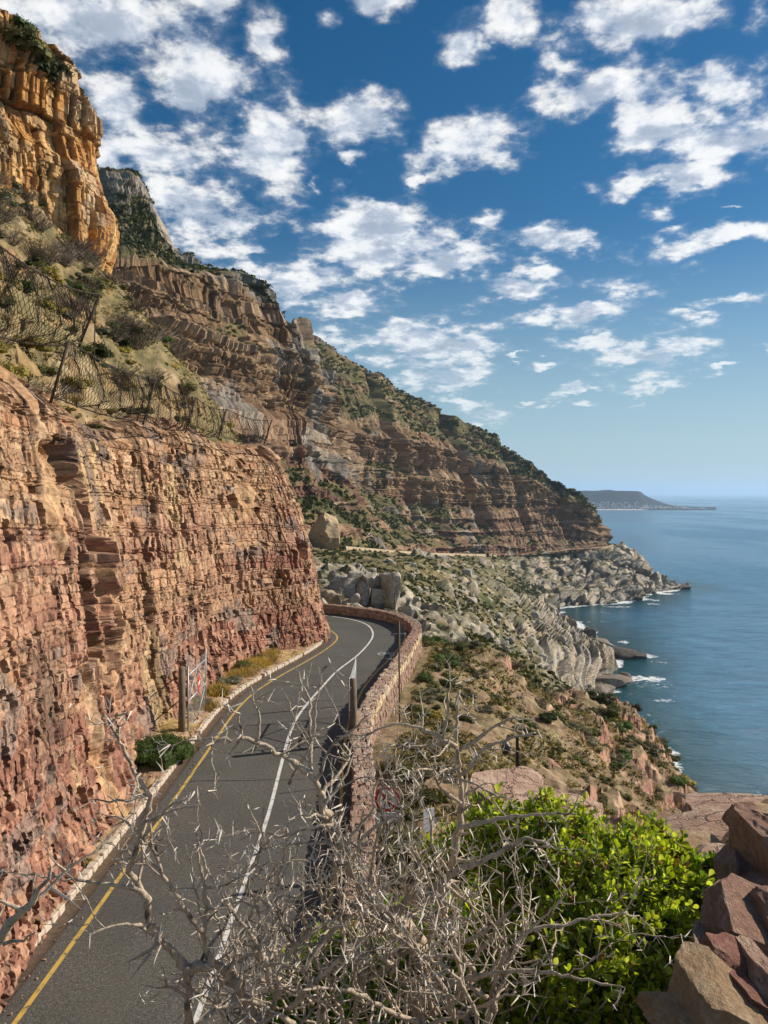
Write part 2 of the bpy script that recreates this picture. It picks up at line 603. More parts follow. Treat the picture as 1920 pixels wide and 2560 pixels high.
# ------------------------------------------------------------------ the sea
def build_sea():
    az = np.concatenate([np.linspace(-180, -40, 20)[:-1], np.linspace(-40, -5, 16)[:-1], np.linspace(-5, 32, 190)[:-1], np.linspace(32, 60, 14)[:-1], np.linspace(60, 180, 16)])
    r = np.concatenate([[1, 60, 120], np.geomspace(180, 1300, 230), np.geomspace(1400, 90000, 40)])
    A, Rr = np.meshgrid(np.radians(az), r, indexing='ij')
    G = np.stack([np.sin(A) * Rr, np.cos(A) * Rr, np.zeros_like(A)], -1)
    # white water where the swell breaks on the rocks
    x, y = G[..., 0], G[..., 1]
    foam = np.zeros_like(x)
    shallow = np.zeros_like(x)
    sh = np.array(SHORE)
    d = np.full(x.shape, 1e9)
    for i in range(len(sh) - 1):
        a, bb = sh[i], sh[i + 1]
        ab = bb - a
        tt = np.clip(((x - a[0]) * ab[0] + (y - a[1]) * ab[1]) / (ab @ ab), 0, 1)
        d = np.minimum(d, np.hypot(x - a[0] - tt * ab[0], y - a[1] - tt * ab[1]))
    lim = 4 + 9 * np.clip(fbm(x / 22, y / 22, 0, 3, 5) + .3, 0, 1.6)
    foam = sstep(lim, lim * .45, d) * .95
    for (px, py, w, h, k) in FOAM:
        X, Y, _ = P(px, py, CZ * F / (py - HY))
        ww = w / F * Y
        hh = h * Y * Y / (CZ * F)
        q = np.hypot((x - X) / ww, (y - Y) / hh) + .55 * fbm(x / 9, y / 18, 0, 3, 9)
        foam = np.maximum(foam, sstep(1.15, .35, q) * k)
    shallow = sstep(70, 5, d)
    col = np.stack([foam, shallow, np.zeros_like(foam)], -1)
    m, t, b = principled('sea_water', (.006, .035, .05), .12, .5)
    at = t.n('ShaderNodeAttribute', attribute_name='col')
    sp = t.n('ShaderNodeSeparateColor')
    t.link(at.outputs['Color'], sp.inputs[0])
    tc = t.n('ShaderNodeTexCoord')
    v = tc.outputs['Object']
    mp = t.n('ShaderNodeMapping')
    t.link(v, mp.inputs[0])
    mp.inputs['Rotation'].default_value = (0, 0, rad(-20))
    mp.inputs['Scale'].default_value = (.5, 1.0, 1)
    w1 = t.noise(mp.outputs[0], .10, 5, .6)
    w2 = t.noise(mp.outputs[0], .45, 5, .65)
    w3 = t.noise(mp.outputs[0], .018, 3, .5)
    hgt = t.math('ADD', t.math('MULTIPLY', w1, 1.6), t.math('ADD', t.math('MULTIPLY', w2, .85), t.math('MULTIPLY', w3, 3.6)))
    bp = t.n('ShaderNodeBump')
    bp.inputs['Strength'].default_value = 1.0
    bp.inputs['Distance'].default_value = 1.7
    t.link(hgt, bp.inputs['Height'])
    t.link(bp.outputs[0], b.inputs['Normal'])
    big = t.n('ShaderNodeMapping')
    t.link(v, big.inputs[0])
    big.inputs['Scale'].default_value = (1, .35, 1)
    patch = t.rng(t.noise(big.outputs[0], .0022, 4, .55), .42, .62)
    c = t.mixc(t.rng(w1, .35, .65), rgb((.022, .12, .215)), rgb((.055, .20, .32)))
    c = t.mixc(sp.outputs[1], c, rgb((.008, .062, .068)))
    fn = t.noise(v, .34, 9, .72)
    fm = t.math('MULTIPLY', t.rng(t.math('ADD', sp.outputs[0], t.math('MULTIPLY_ADD', fn, 2.6, -1.3)), .40, .75), t.rng(sp.outputs[0], .02, .25))
    c = t.mixc(fm, c, rgb((.75, .78, .78)))
    t.link(c, b.inputs['Base Color'])
    rr = t.mixc(fm, t.math('MULTIPLY_ADD', patch, .14, .13), rgb((.8, .8, .8)))
    t.link(rr, b.inputs['Roughness'])
    o = grid_obj('sea', G, m, col, True, True)
    tag(o, 'calm blue sea reaching to the horizon', 'sea', None, 'structure')


# shoreline in plan, from the hidden foot of the near cliff round to the back of the headland
SHORE = [(60, 60), (78, 130), (92, 190), (106, 255), (114, 330), (114, 415), (134, 468), (155, 516), (160, 590), (159, 628), (156, 690), (156, 727), (168, 741),
         (206, 762), (249, 788), (303, 861), (356, 909), (338, 970), (322, 1060), (300, 1200)]
FOAM = [(1680, 1468, 45, 5, .9), (1600, 1500, 45, 5, .8), (1660, 1484, 30, 4, .8), (1540, 1518, 40, 4, .6), (1400, 1531, 22, 3, .8), (1445, 1565, 18, 4, .8), (1490, 1556, 40, 6, .35), (1500, 1532, 40, 5, .4),
        (1560, 1606, 22, 6, .7), (1600, 1640, 42, 7, .8), (1500, 1655, 30, 8, .9), (1530, 1645, 24, 6, .6), (1560, 1695, 50, 7, .7), (1480, 1735, 70, 12, 1.0), (1540, 1728, 40, 10, .9), (1640, 1697, 30, 6, .8), (1645, 1655, 25, 5, .5), (1660, 1752, 34, 6, .5),
        (1620, 1712, 90, 16, .35), (1480, 1760, 70, 14, .4), (1725, 2010, 14, 18, .9), (1740, 2030, 18, 12, .7), (1580, 1790, 60, 12, .3), (1700, 1607, 60, 3, .35), (1640, 1390, 10, 2, .5), (1630, 1510, 26, 3, .5)]
build_sea()


# ------------------------------------------------------------------ mountain above the far road
def blur(A, n):
    for ax in (0, 1):
        k = 2 * n + 1
        pad = [(0, 0)] * A.ndim
        pad[ax] = (n + 1, n)
        c = np.cumsum(np.pad(A, pad, mode='edge'), axis=ax)
        A = (np.take(c, range(k, c.shape[ax]), ax) - np.take(c, range(0, c.shape[ax] - k), ax)) / k
    return A


CLIFF_BANDS_A = [(0, .03, .2), (.09, .12, .3), (.19, .22, .3), (.33, .47, .22), (.47, .50, 2.2), (.50, .62, .2), (.62, .66, 2.2), (.74, .80, .25), (.80, .82, 2.), (.82, .875, .2)]
CLIFF_BANDS_B = [(0, .05, .15), (.05, .07, 2), (.12, .15, .3), (.21, .24, .3), (.31, .44, .18), (.44, .47, 2.6), (.49, .60, .16), (.60, .64, 2.0), (.75, .77, .4), (.85, .87, .3)]


def build_mountain():
    BK = 1.0
    keys = [
        [P(60, 1180, 190), P(150, 900, 232), P(200, 690, 250), P(180, 600, 290), P(160, 430, 310), P(90, 640, 430)],
        [P(250, 1200, 210), P(270, 900, 250), P(292, 672, 262), P(262, 590, 300), P(246, 452, 316), P(200, 640, 440)],
        [P(480, 1270, 250), P(450, 900, 287), P(425, 672, 299), P(396, 600, 330), P(390, 506, 342), P(330, 660, 470)],
        [P(620, 1320, 290), P(590, 960, 332), P(556, 702, 345), P(520, 680, 366), P(500, 668, 378), P(450, 760, 500)],
        [P(760, 1355, 320), P(690, 1010, 385), P(655, 735, 400), P(640, 708, 408), P(628, 702, 420), P(590, 800, 540)],
        [P(880, 1373, 345), P(770, 1020, 400), P(716, 812, 418), P(705, 775, 424), P(690, 748, 436), P(640, 830, 560)],
        [P(985, 1382, 412), P(850, 1140, 452), P(770, 960, 480), P(752, 905, 500), P(740, 880, 520), P(690, 930, 620)],
        [P(1022, 1385, 500), P(900, 1215, 580), P(830, 1050, 640), P(800, 960, 690), P(752, 812, 790), P(730, 900, 900)],
        [P(1080, 1387, 590), P(1000, 1235, 665), P(930, 1075, 695), P(905, 990, 745), P(882, 916, 800), P(860, 1000, 950)],
        [P(1180, 1388, 690), P(1110, 1255, 740), P(1070, 1095, 760), P(1040, 1050, 810), P(1010, 976, 870), P(1000, 1060, 1010)],
        [P(1300, 1388, 790), P(1260, 1262, 815), P(1238, 1165, 826), P(1215, 1130, 855), P(1203, 1080, 895), P(1190, 1140, 1020)],
        [P(1420, 1380, 850), P(1400, 1285, 867), P(1386, 1225, 874), P(1372, 1205, 888), P(1365, 1184, 905), P(1340, 1230, 1040)],
        [P(1500, 1370, 890), P(1492, 1322, 898), P(1480, 1282, 903), P(1466, 1262, 912), P(1448, 1241, 925), P(1410, 1270, 1060)],
        [P(1525, 1363, 935), P(1520, 1332, 942), P(1510, 1305, 948), P(1500, 1292, 958), P(1490, 1281, 975), P(1430, 1300, 1090)],
        [P(1500, 1350, 1050), P(1490, 1330, 1055), P(1480, 1310, 1060), P(1470, 1300, 1070), P(1460, 1295, 1080), P(1400, 1310, 1150)],
    ]
    spos = [0, 1, 2, 3, 3.9, 4.5, 5.2, 6.1, 7, 8, 9, 10, 10.8, 11.3, 12]
    G, s2, t2 = loft(keys, spos, 700, 310, [0, .34, .62, .72, .88, 1], .22)
    nu, nv = G.shape[:2]
    N = normals(G)
    if N[..., 1].mean() > 0:
        N = -N
    nh = N[:, nv // 8:int(nv * .6)].mean(1, keepdims=True) + 0 * N
    nh[..., 2] = 0
    nh /= np.linalg.norm(nh, axis=2, keepdims=True) + 1e-6
    x, y = G[..., 0].copy(), G[..., 1].copy()
    ds = np.linalg.norm(np.diff(G[:, :, :2], axis=0), axis=2).mean(1)
    u0 = np.concatenate([[0], np.cumsum(ds)])
    tf = np.linspace(0, 1, 700)

    def rate(tq, far):
        w = np.ones_like(tq)
        for (c0, c1, v) in CLIFF_BANDS_B if far else CLIFF_BANDS_A:
            w = np.where((tq > c0) & (tq < c1), v, w)
        return w
    far = sstep(5.6, 6.8, s2)
    for i in range(nu):
        cs = []
        wob = tf + .016 * fbm(tf * 0 + u0[i] / 60, tf * 3, 0, 3, 71) * 1.5
        w = rate(wob, False) * (1 - far[i]) + rate(wob, True) * far[i]
        c = np.cumsum(w)
        c = (c - c[0]) / (c[-1] - c[0])
        tq = np.interp(t2, tf, c)
        for a_ in (0, 1):
            G[i, :, a_] = np.interp(tq, t2, (x, y)[a_][i])
    cliffy = (rate(t2[None, :] + .024 * fbm(u0[:, None] / 60, t2[None, :] * 3, 0, 3, 71), True) < .5) * far[:, None] + (rate(t2[None, :] + .024 * fbm(u0[:, None] / 60, t2[None, :] * 3, 0, 3, 71), False) < .5) * (1 - far[:, None])
    x, y, z = G[..., 0], G[..., 1], G[..., 2]
    ds = np.linalg.norm(np.diff(G[:, :, :2], axis=0), axis=2).mean(1)
    u = np.concatenate([[0], np.cumsum(ds)])[:, None] + 0 * z
    tt = t2[None, :] + 0 * z
    sz = np.interp(s2, [0, 3, 6, 12], [.62, .8, 1.0, 1.15])[:, None]     # things scale with distance so that joints stay readable
    top = sstep(.97, .86, tt)
    # spurs and gullies running down the face
    wu = u + 14 * fbm(x / 70, y / 70, z / 70, 3, 3)
    g1 = ridged(wu / 95, tt * .8, 0, 3, 41)
    g2 = ridged(wu / 38, tt * 1.5, 0, 3, 77)
    amp = (18 * (g1 - .55) + 8 * (g2 - .55)) * sstep(0, .15, tt) * top
    for (sg, wd, dp) in ((7.25, .07, 16), (8.55, .06, 22), (9.35, .08, 14), (6.35, .12, 12), (10.2, .07, 8), (3.2, .06, 6)):
        amp = amp - dp * np.exp(-((s2[:, None] - sg + .05 * fbm(z / 22, s2[:, None] * 4, 0, 2, 5)) / wd) ** 2) * sstep(.04, .2, tt) * top
    # terraces: cliffs and ledges
    zz = z + 3 * fbm(x / 110, y / 110, 0, 2, 12) + .7 * fbm(x / 25, y / 25, z / 25, 2, 13)
    r = np.random.RandomState(5)
    th = np.exp(r.randn(60) * .35) * 21
    bd = -20 + np.concatenate([[0], np.cumsum(th)])
    k = np.clip(np.searchsorted(bd, zz) - 1, 0, 58)
    fz = (zz - bd[k]) / th[k]
    cl = (.35 + .65 * hsh(k, 1, 2, 3)) * (.55 + .6 * fbm(u / 60, k * 3.3, 0, 2, 8))
    tooth = np.where(fz < .72, fz, .72 * (1 - fz) / .28)
    off1 = th[k] * tooth * np.clip(cl, 0, 1.1) * .62
    r2 = np.random.RandomState(9)
    th2 = np.exp(r2.randn(260) * .4) * 4.6
    bd2 = -20 + np.concatenate([[0], np.cumsum(th2)])
    k2 = np.clip(np.searchsorted(bd2, zz) - 1, 0, 258)
    fz2 = (zz - bd2[k2]) / th2[k2]
    off2 = th2[k2] * np.where(fz2 < .75, fz2, 3 * (1 - fz2)) * .55 * (hsh(k2, 4, 4, 4) > .25)
    # blocks
    kk, bid, hb, dz, du, _, hk = bedded(u / sz, zz, 21, 3.0, 4.2, -60, 520)
    kk3, bid3, hb3, dz3, du3, _, _ = bedded((u + 4) / sz, zz + 1.2, 22, 9, 8, -60, 520)
    slope_n = np.abs(N[..., 2])
    butt = ridged((u + 2.5 * fbm(z / 30, u / 40, 0, 2, 2)) / (15 * sz), z / 70, 0, 3, 19) - .55
    blk = (2.4 * (hb - .5) + 3.4 * (hb3 - .5) + 3.6 * butt - 1.0 * (np.minimum(dz, du) < .35)) * sz
    veg_zone = fbm(x / 55, y / 55, z / 30, 4, 33)
    # scree and scrub covered lower slopes
    scree = np.clip(sstep(.30, .05, tt) * .75 + .35 * veg_zone, 0, 1) * sstep(7.6, 6.8, s2[:, None]) + sstep(.25, .6, veg_zone) * .55
    ledge = sstep(.60, .70, tt) * sstep(.88, .76, tt)
    upper = sstep(.62, .68, tt) * sstep(6.2, 6.9, s2[:, None])
    scree = np.clip(scree * (1 - .8 * cliffy) + .75 * ledge * (s2[:, None] < 6) + upper * (.9 - .45 * cliffy), 0, 1)
    hard = 1 - .85 * scree
    top2 = sstep(.90, .80, tt)
    hard = hard * (.45 + .55 * cliffy)
    disp = amp + 1.0 * off2 * hard * top2 + 2.2 * (hk - .5) * sz * hard * top2 + blk * hard * (.25 + .75 * top2) * top * sstep(0, .06, tt) + .6 * fbm(x / 7, y / 7, z / 7, 3, 90)
    # road cut: overhanging base
    cut = sstep(.055, .02, tt) * ((s2[:, None] > 7.1) & (s2[:, None] < 8.3))
    disp = disp - 6 * cut
    disp = np.clip(disp, -40, 22)
    G2 = G + nh * disp[..., None]
    G2[..., 2] += (.45 * fbm(x / 9, y / 9, z / 9, 3, 61) + 2.0 * np.abs(fbm(u / 11, tt * 9, 0, 2, 15)) * sstep(.80, .87, tt)) * sstep(0, .1, tt)
    # colour of the stone itself
    N2 = normals(G2)
    nz = np.abs(blur(N2[..., 2], 2))
    low = [(.21, .115, .075), (.28, .17, .10), (.18, .095, .065), (.32, .21, .125), (.24, .14, .09)]
    midp = [(.33, .21, .11), (.28, .17, .09), (.37, .25, .135), (.24, .155, .095), (.33, .23, .14)]
    gry = [(.26, .235, .20), (.31, .28, .235), (.21, .19, .165), (.34, .29, .23), (.28, .23, .17)]
    hmix = (hb * .3 + hk * .7)
    cL, cM, cG = pick(low, hmix), pick(midp, hmix), pick(gry, hmix)
    fh = np.clip(tt + .10 * fbm(x / 40, y / 40, z / 20, 3, 71), 0, 1)
    a1 = sstep(.22, .38, fh)[..., None]
    col = cL * (1 - a1) + cM * a1
    gs = (sstep(.60, .70, fh) * sstep(6.5, 5.0, s2[:, None]) + .9 * sstep(.4, .7, fbm(x / 30, y / 30, z / 45, 3, 55)))[..., None]
    gs = np.clip(gs, 0, 1)
    col = col * (1 - gs) + cG * gs
    streak = sstep(.3, .7, fbm(u / 5, z / 60, 0, 3, 47))[..., None]
    col = col * (1 - .45 * streak)
    col = col * (.58 + .28 * hb[..., None] + .42 * hk[..., None])
    vn = fbm(x / 5, y / 5, z / 5, 4, 19)
    vm = sstep(.44, .66, nz + .28 * veg_zone + .22 * vn + .55 * (scree - .35) - .18 * cliffy)
    vm = np.maximum(vm, sstep(.45, .75, scree) * .9 * sstep(-.9, -.2, vn)) * sstep(-1.3, -.1, vn + scree)
    vc = pick([(.055, .06, .022), (.09, .085, .032), (.15, .12, .05), (.075, .078, .03), (.19, .145, .07)], hsh(np.floor(x / 4), np.floor(y / 4), np.floor(z / 4), 6))
    dry = sstep(-.1, .5, fbm(x / 35, y / 35, z / 35, 3, 23))[..., None]
    vc = vc * (1 - .5 * dry) + np.array((.17, .125, .058)) * .5 * dry
    col = col * (1 - vm[..., None]) + vc * vm[..., None]
    col = col * np.where(vm[..., None] > .5, 1.0, .86)
    o = grid_obj('mountain', G2, M['mount'], col, False)
    tag(o, 'terraced sandstone mountain dropping to the sea', 'mountain', None, 'structure')
    return G2, vm, s2, t2, N2


MT = build_mountain()


# ------------------------------------------------------------------ granite coast below the far road
def build_coast():
    keys = [
        [(-10, 78, 98.6), (6, 84, 90), (22, 95, 76), (40, 108, 58), (58, 120, 34), (80, 132, -3)],
        [(-40, 112, 97), P(815, 1436, 112), P(1000, 1545, 118), (34, 140, 74), (60, 162, 44), (94, 190, -3)],
        [(-38, 190, 92), P(890, 1420, 190), P(1065, 1490, 190), P(1240, 1650, 200), (70, 225, 36), (108, 255, -3)],
        [P(850, 1372, 330), P(1050, 1415, 296), P(1190, 1520, 295), P(1320, 1650, 305), P(1405, 1712, 356), P(1492, 1750, 415)],
        [P(1000, 1383, 420), P(1110, 1412, 398), P(1240, 1500, 398), P(1365, 1590, 420), P(1448, 1625, 470), P(1542, 1652, 516)],
        [P(1060, 1386, 540), P(1160, 1420, 528), P(1290, 1495, 540), P(1370, 1542, 570), P(1420, 1565, 600), P(1452, 1580, 628)],
        [P(1130, 1387, 640), P(1200, 1420, 640), P(1270, 1462, 660), P(1320, 1492, 690), P(1352, 1512, 710), P(1380, 1533, 727)],
        [P(1250, 1388, 760), P(1285, 1425, 752), P(1325, 1462, 744), P(1360, 1492, 738), P(1384, 1512, 738), P(1402, 1527, 741)],
        [P(1380, 1385, 860), P(1398, 1408, 844), P(1418, 1440, 822), P(1440, 1474, 798), P(1462, 1500, 776), P(1486, 1520, 760)],
        [P(1450, 1377, 880), P(1478, 1402, 868), P(1512, 1438, 848), P(1540, 1468, 826), P(1560, 1490, 806), P(1576, 1510, 788)],
        [P(1508, 1369, 896), P(1545, 1384, 894), P(1580, 1410, 890), P(1610, 1440, 882), P(1632, 1465, 872), P(1648, 1486, 861)],
        [P(1530, 1363, 925), P(1565, 1376, 922), P(1600, 1402, 917), P(1635, 1440, 912), P(1670, 1462, 908), P(1722, 1471, 906)],
        [(286, 965, 45), (296, 965, 38), (308, 965, 28), (318, 965, 18), (328, 966, 8), (340, 968, -3)],
        [(285, 1060, 45), (293, 1060, 38), (300, 1060, 28), (308, 1060, 18), (315, 1060, 8), (324, 1062, -3)],
    ]
    spos = [0, 1, 2, 3, 4, 5, 5.8, 6.6, 7.5, 8.3, 9.1, 9.7, 10.3, 11]
    keys = [[(k_[0][0] - 38, k_[0][1] + 26, k_[0][2] + 5)] + k_ for k_ in keys]
    G, s2, t2 = loft(keys, spos, 580, 260, [-.12, 0, .2, .4, .6, .8, 1], .3)
    N = normals(G)
    N *= np.sign((N[..., 2]).mean())
    x, y, z = G[..., 0], G[..., 1], G[..., 2]
    S = s2[:, None] + 0 * z
    T = t2[None, :] + 0 * z
    k = np.interp(s2, [0, 1, 2, 3, 5, 8, 11], [.28, .28, .4, .6, .85, 1.1, 1.2])[:, None]
    wx = x + 2 * fbm(x / 30, y / 30, z / 30, 3, 4)
    wz = z + 2 * fbm(x / 30, y / 30, z / 30, 3, 6)
    f1, f2, cid, fa1 = worley(wx / (14 * k), y / (14 * k), wz / (19 * k), 3, True)
    g1, g2, cid2, fa2 = worley(wx / (5.5 * k), y / (5.5 * k), wz / (7 * k), 8, True)
    zone = fbm(x / 45, y / 45, z / 45, 4, 31)
    # bare granite towards the water and on the headland, scrub on the upper slopes
    gran = sstep(.42, .64, T + .34 * zone) * sstep(1.2, 2.4, S)
    gran = np.maximum(gran, sstep(5.6, 7.6, S + .35 * zone) * sstep(-.1, .12, T))
    gran = np.maximum(gran, sstep(.30, .5, zone) * .9)
    # grassy gully beside the bay
    gul = np.exp(-((S - 5.75) / .42) ** 2) * sstep(.8, .45, T)
    gran = np.clip(gran * (1 - .75 * gul), 0, 1)
    bump1 = (fa1 * 6.5 + (1 - f1) * 3.5 - 2.2 * sstep(.07, .0, f2 - f1)) * k
    bump2 = (fa2 * 1.9 + (1 - g1) * .9 - .7 * sstep(.08, .0, g2 - g1)) * k
    edge = sstep(0, .05, T) * sstep(0, .3, S)
    disp = (bump1 + bump2) * gran * edge + edge * (1 - gran) * (.9 * bump2 * sstep(.55, .7, cid2) + 1.6 * fbm(x / 12, y / 12, z / 12, 4, 51) * k)
    disp -= 5 * (1 - sstep(0, .16, T)) * 0
    G2 = G + N * disp[..., None]
    rib = 1.5 * (ridged(S * 3.2, T * .7, 0, 3, 9) - .5) * edge * k * sstep(.98, .7, T)
    G2[..., 2] += rib
    # keep the ledge for the road clear
    lim = np.where(T < .05, z, 1e9)
    G2[..., 2] = np.minimum(G2[..., 2], lim)
    N2 = normals(G2)
    nz = np.abs(blur(N2[..., 2], 2))
    gp = [(.33, .285, .225), (.39, .34, .265), (.27, .245, .205), (.43, .37, .28), (.35, .28, .195), (.30, .275, .235)]
    col = pick(gp, cid2 * .55 + cid * .45) * (.8 + .4 * cid2[..., None])
    wet = sstep(.93, .985, T + .03 * fbm(x / 8, y / 8, 0, 3, 3))[..., None]
    seam = sstep(.07, .0, np.minimum(f2 - f1, g2 - g1))[..., None]
    col = col * (1 - .55 * seam)
    vn = fbm(x / (6 * k), y / (6 * k), z / (6 * k), 4, 17)
    vm = (1 - gran) * sstep(-.55, .05, vn + nz - .55) + gran * sstep(.62, .95, nz + .5 * vn) * .7 * sstep(.9, .6, T)
    vm = np.clip(vm, 0, 1)
    pal = [(.05, .062, .018), (.08, .088, .028), (.12, .10, .042), (.19, .145, .068), (.065, .07, .025), (.24, .19, .10)]
    vc = pick(pal, np.clip(hsh(np.floor(wx / (3 * k)), np.floor(y / (3 * k)), np.floor(wz / (3 * k)), 6) * .65 + .35 * sstep(-.6, .6, fbm(x / 28, y / 28, z / 28, 3, 91)), 0, .999))
    col = col * (1 - vm[..., None]) + vc * vm[..., None]
    col = col * (1 - .62 * wet)
    o = grid_obj('rocky_coast', G2, M['granite'], col, False)
    tag(o, 'pale granite slopes between the far road and the sea', 'coast', None, 'structure')
    return G2, gran, s2, t2, N2


CT = build_coast()


# ------------------------------------------------------------------ far peninsula across the bay
def build_peninsula():
    pr = [(1180, 1222), (1300, 1226), (1440, 1227), (1520, 1226), (1592, 1226.5), (1612, 1236), (1640, 1251), (1666, 1261), (1700, 1268), (1740, 1271), (1790, 1274.5)]
    keys = []
    for (px, py) in pr:
        h = max(0.5, P(px, py, 5600)[2])
        X = lambda d: (px - CX) / F * d
        keys.append([(X(5040), 5040, -3), (X(5080), 5080, 4), (X(5220), 5220, min(h, 9 + h * .12)), (X(5400), 5400, h * .62), (X(5600), 5600, h), (X(6100), 6100, h * .7), (X(6600), 6600, -3)])
    G, s2, t2 = loft(keys, list(range(len(keys))), 150, 44, None, .3)
    x, y, z = G[..., 0], G[..., 1], G[..., 2]
    T = t2[None, :] + 0 * x
    G[..., 2] += 9 * fbm(x / 160, y / 160, 0, 4, 2) * sstep(.33, .6, T) * np.clip(z / 60, 0, 1)
    a = sstep(.30, .5, T)[..., None]
    col = np.array((.03, .038, .034)) * (1 - a) + np.array((.022, .028, .028)) * a
    col = col * (.8 + .5 * (fbm(x / 90, y / 90, 0, 3, 7)[..., None] * .5 + .5))
    bch = (sstep(.22, .12, T) * sstep(5.6, 4.4, s2[:, None]))[..., None]
    col = col * (1 - bch) + np.array((.72, .66, .56)) * bch
    o = grid_obj('peninsula', G, M['earth_far'], col, True)
    tag(o, 'low hazy peninsula on the horizon', 'peninsula', None, 'structure')
    # the village of white houses along its foot: too small and many to tell apart
    r = np.random.RandomState(3)
    V, Q = [], []
    for i in range(300):
        px = r.uniform(1440, 1760)
        d = r.uniform(5090, 5290)
        s = np.interp(px, [q[0] for q in pr], range(len(pr)))
        si = np.argmin(abs(s2 - s))
        zz = np.interp(d, G[si, :, 1], G[si, :, 2])
        cx, cy = (px - CX) / F * d, d
        w, l, h = r.uniform(5, 11), r.uniform(6, 12), r.uniform(3, 6)
        n = len(V)
        for (a_, b_, c_) in ((-1, -1, -1), (1, -1, -1), (1, 1, -1), (-1, 1, -1), (-1, -1, 1), (1, -1, 1), (1, 1, 1), (-1, 1, 1)):
            V.append((cx + a_ * w / 2, cy + b_ * l / 2, zz + (h if c_ > 0 else -3)))
        V.append((cx - w / 2, cy, zz + h + 2))
        V.append((cx + w / 2, cy, zz + h + 2))
        Q += [(n, n + 1, n + 5), (n, n + 5, n + 4), (n + 4, n + 5, n + 9), (n + 4, n + 9, n + 8), (n + 1, n + 2, n + 6), (n + 1, n + 6, n + 5), (n + 5, n + 6, n + 9), (n + 3, n, n + 4), (n + 3, n + 4, n + 7), (n + 7, n + 4, n + 8), (n + 2, n + 3, n + 7), (n + 2, n + 7, n + 6), (n + 6, n + 7, n + 8), (n + 6, n + 8, n + 9)]
    m, _, _ = principled('house_walls', (.48, .47, .45), .8, .2)
    o = link(bpy.data.objects.new('village', mesh_np('village', np.array(V), np.array(Q), m)))
    tag(o, 'strip of tiny white houses along the foot of the far peninsula', 'village', None, 'stuff')
    # lighthouse
    px = 1690
    b0 = ((px - CX) / F * 5150, 5150, 4.0)
    e = tag(link(bpy.data.objects.new('lighthouse', None)), 'slim white lighthouse on the low tip of the far peninsula', 'lighthouse')
    e.location = b0
    tw = []
    for i, (zq, rq) in enumerate(((0, 4.2), (10, 3.6), (24, 3.0), (30, 2.8))):
        tw.append([(rq * math.cos(a), rq * math.sin(a), zq) for a in np.linspace(0, 2 * math.pi, 13)])
    link(bpy.data.objects.new('tower', mesh_np('tower', np.array(tw).reshape(-1, 3), grid_faces(4, 13), m)), e)
    tw = []
    for i, (zq, rq) in enumerate(((30, 3.8), (31, 3.8), (31, 2.2), (34.5, 2.2), (36.5, .1))):
        tw.append([(rq * math.cos(a), rq * math.sin(a), zq) for a in np.linspace(0, 2 * math.pi, 13)])
    link(bpy.data.objects.new('lantern_room', mesh_np('lantern_room', np.array(tw).reshape(-1, 3), grid_faces(5, 13), M['sign_red'])), e)


M['earth_far'] = rock_mat('far_scrub', .02, 1, .4, 4, .9)
build_peninsula()


# ------------------------------------------------------------------ near cliff beside the road
CLIFF_PTS = [(-8.6, 6), (-8.6, 11), (-8.75, 17), (-9.1, 22), (-9.5, 28), (-10.4, 32), (-10.7, 35), (-10.3, 38), (-9.9, 42), (-9.35, 48.5), (-8.1, 52.6), (-6.0, 55), (-4.75, 57.2), (-4.45, 59.4), (-5.2, 61.6), (-7.6, 64.2),
             (-12, 67), (-20, 70), (-34, 78)]
ZR = 99.0                # road level
ZT = 113.7               # top of the cut


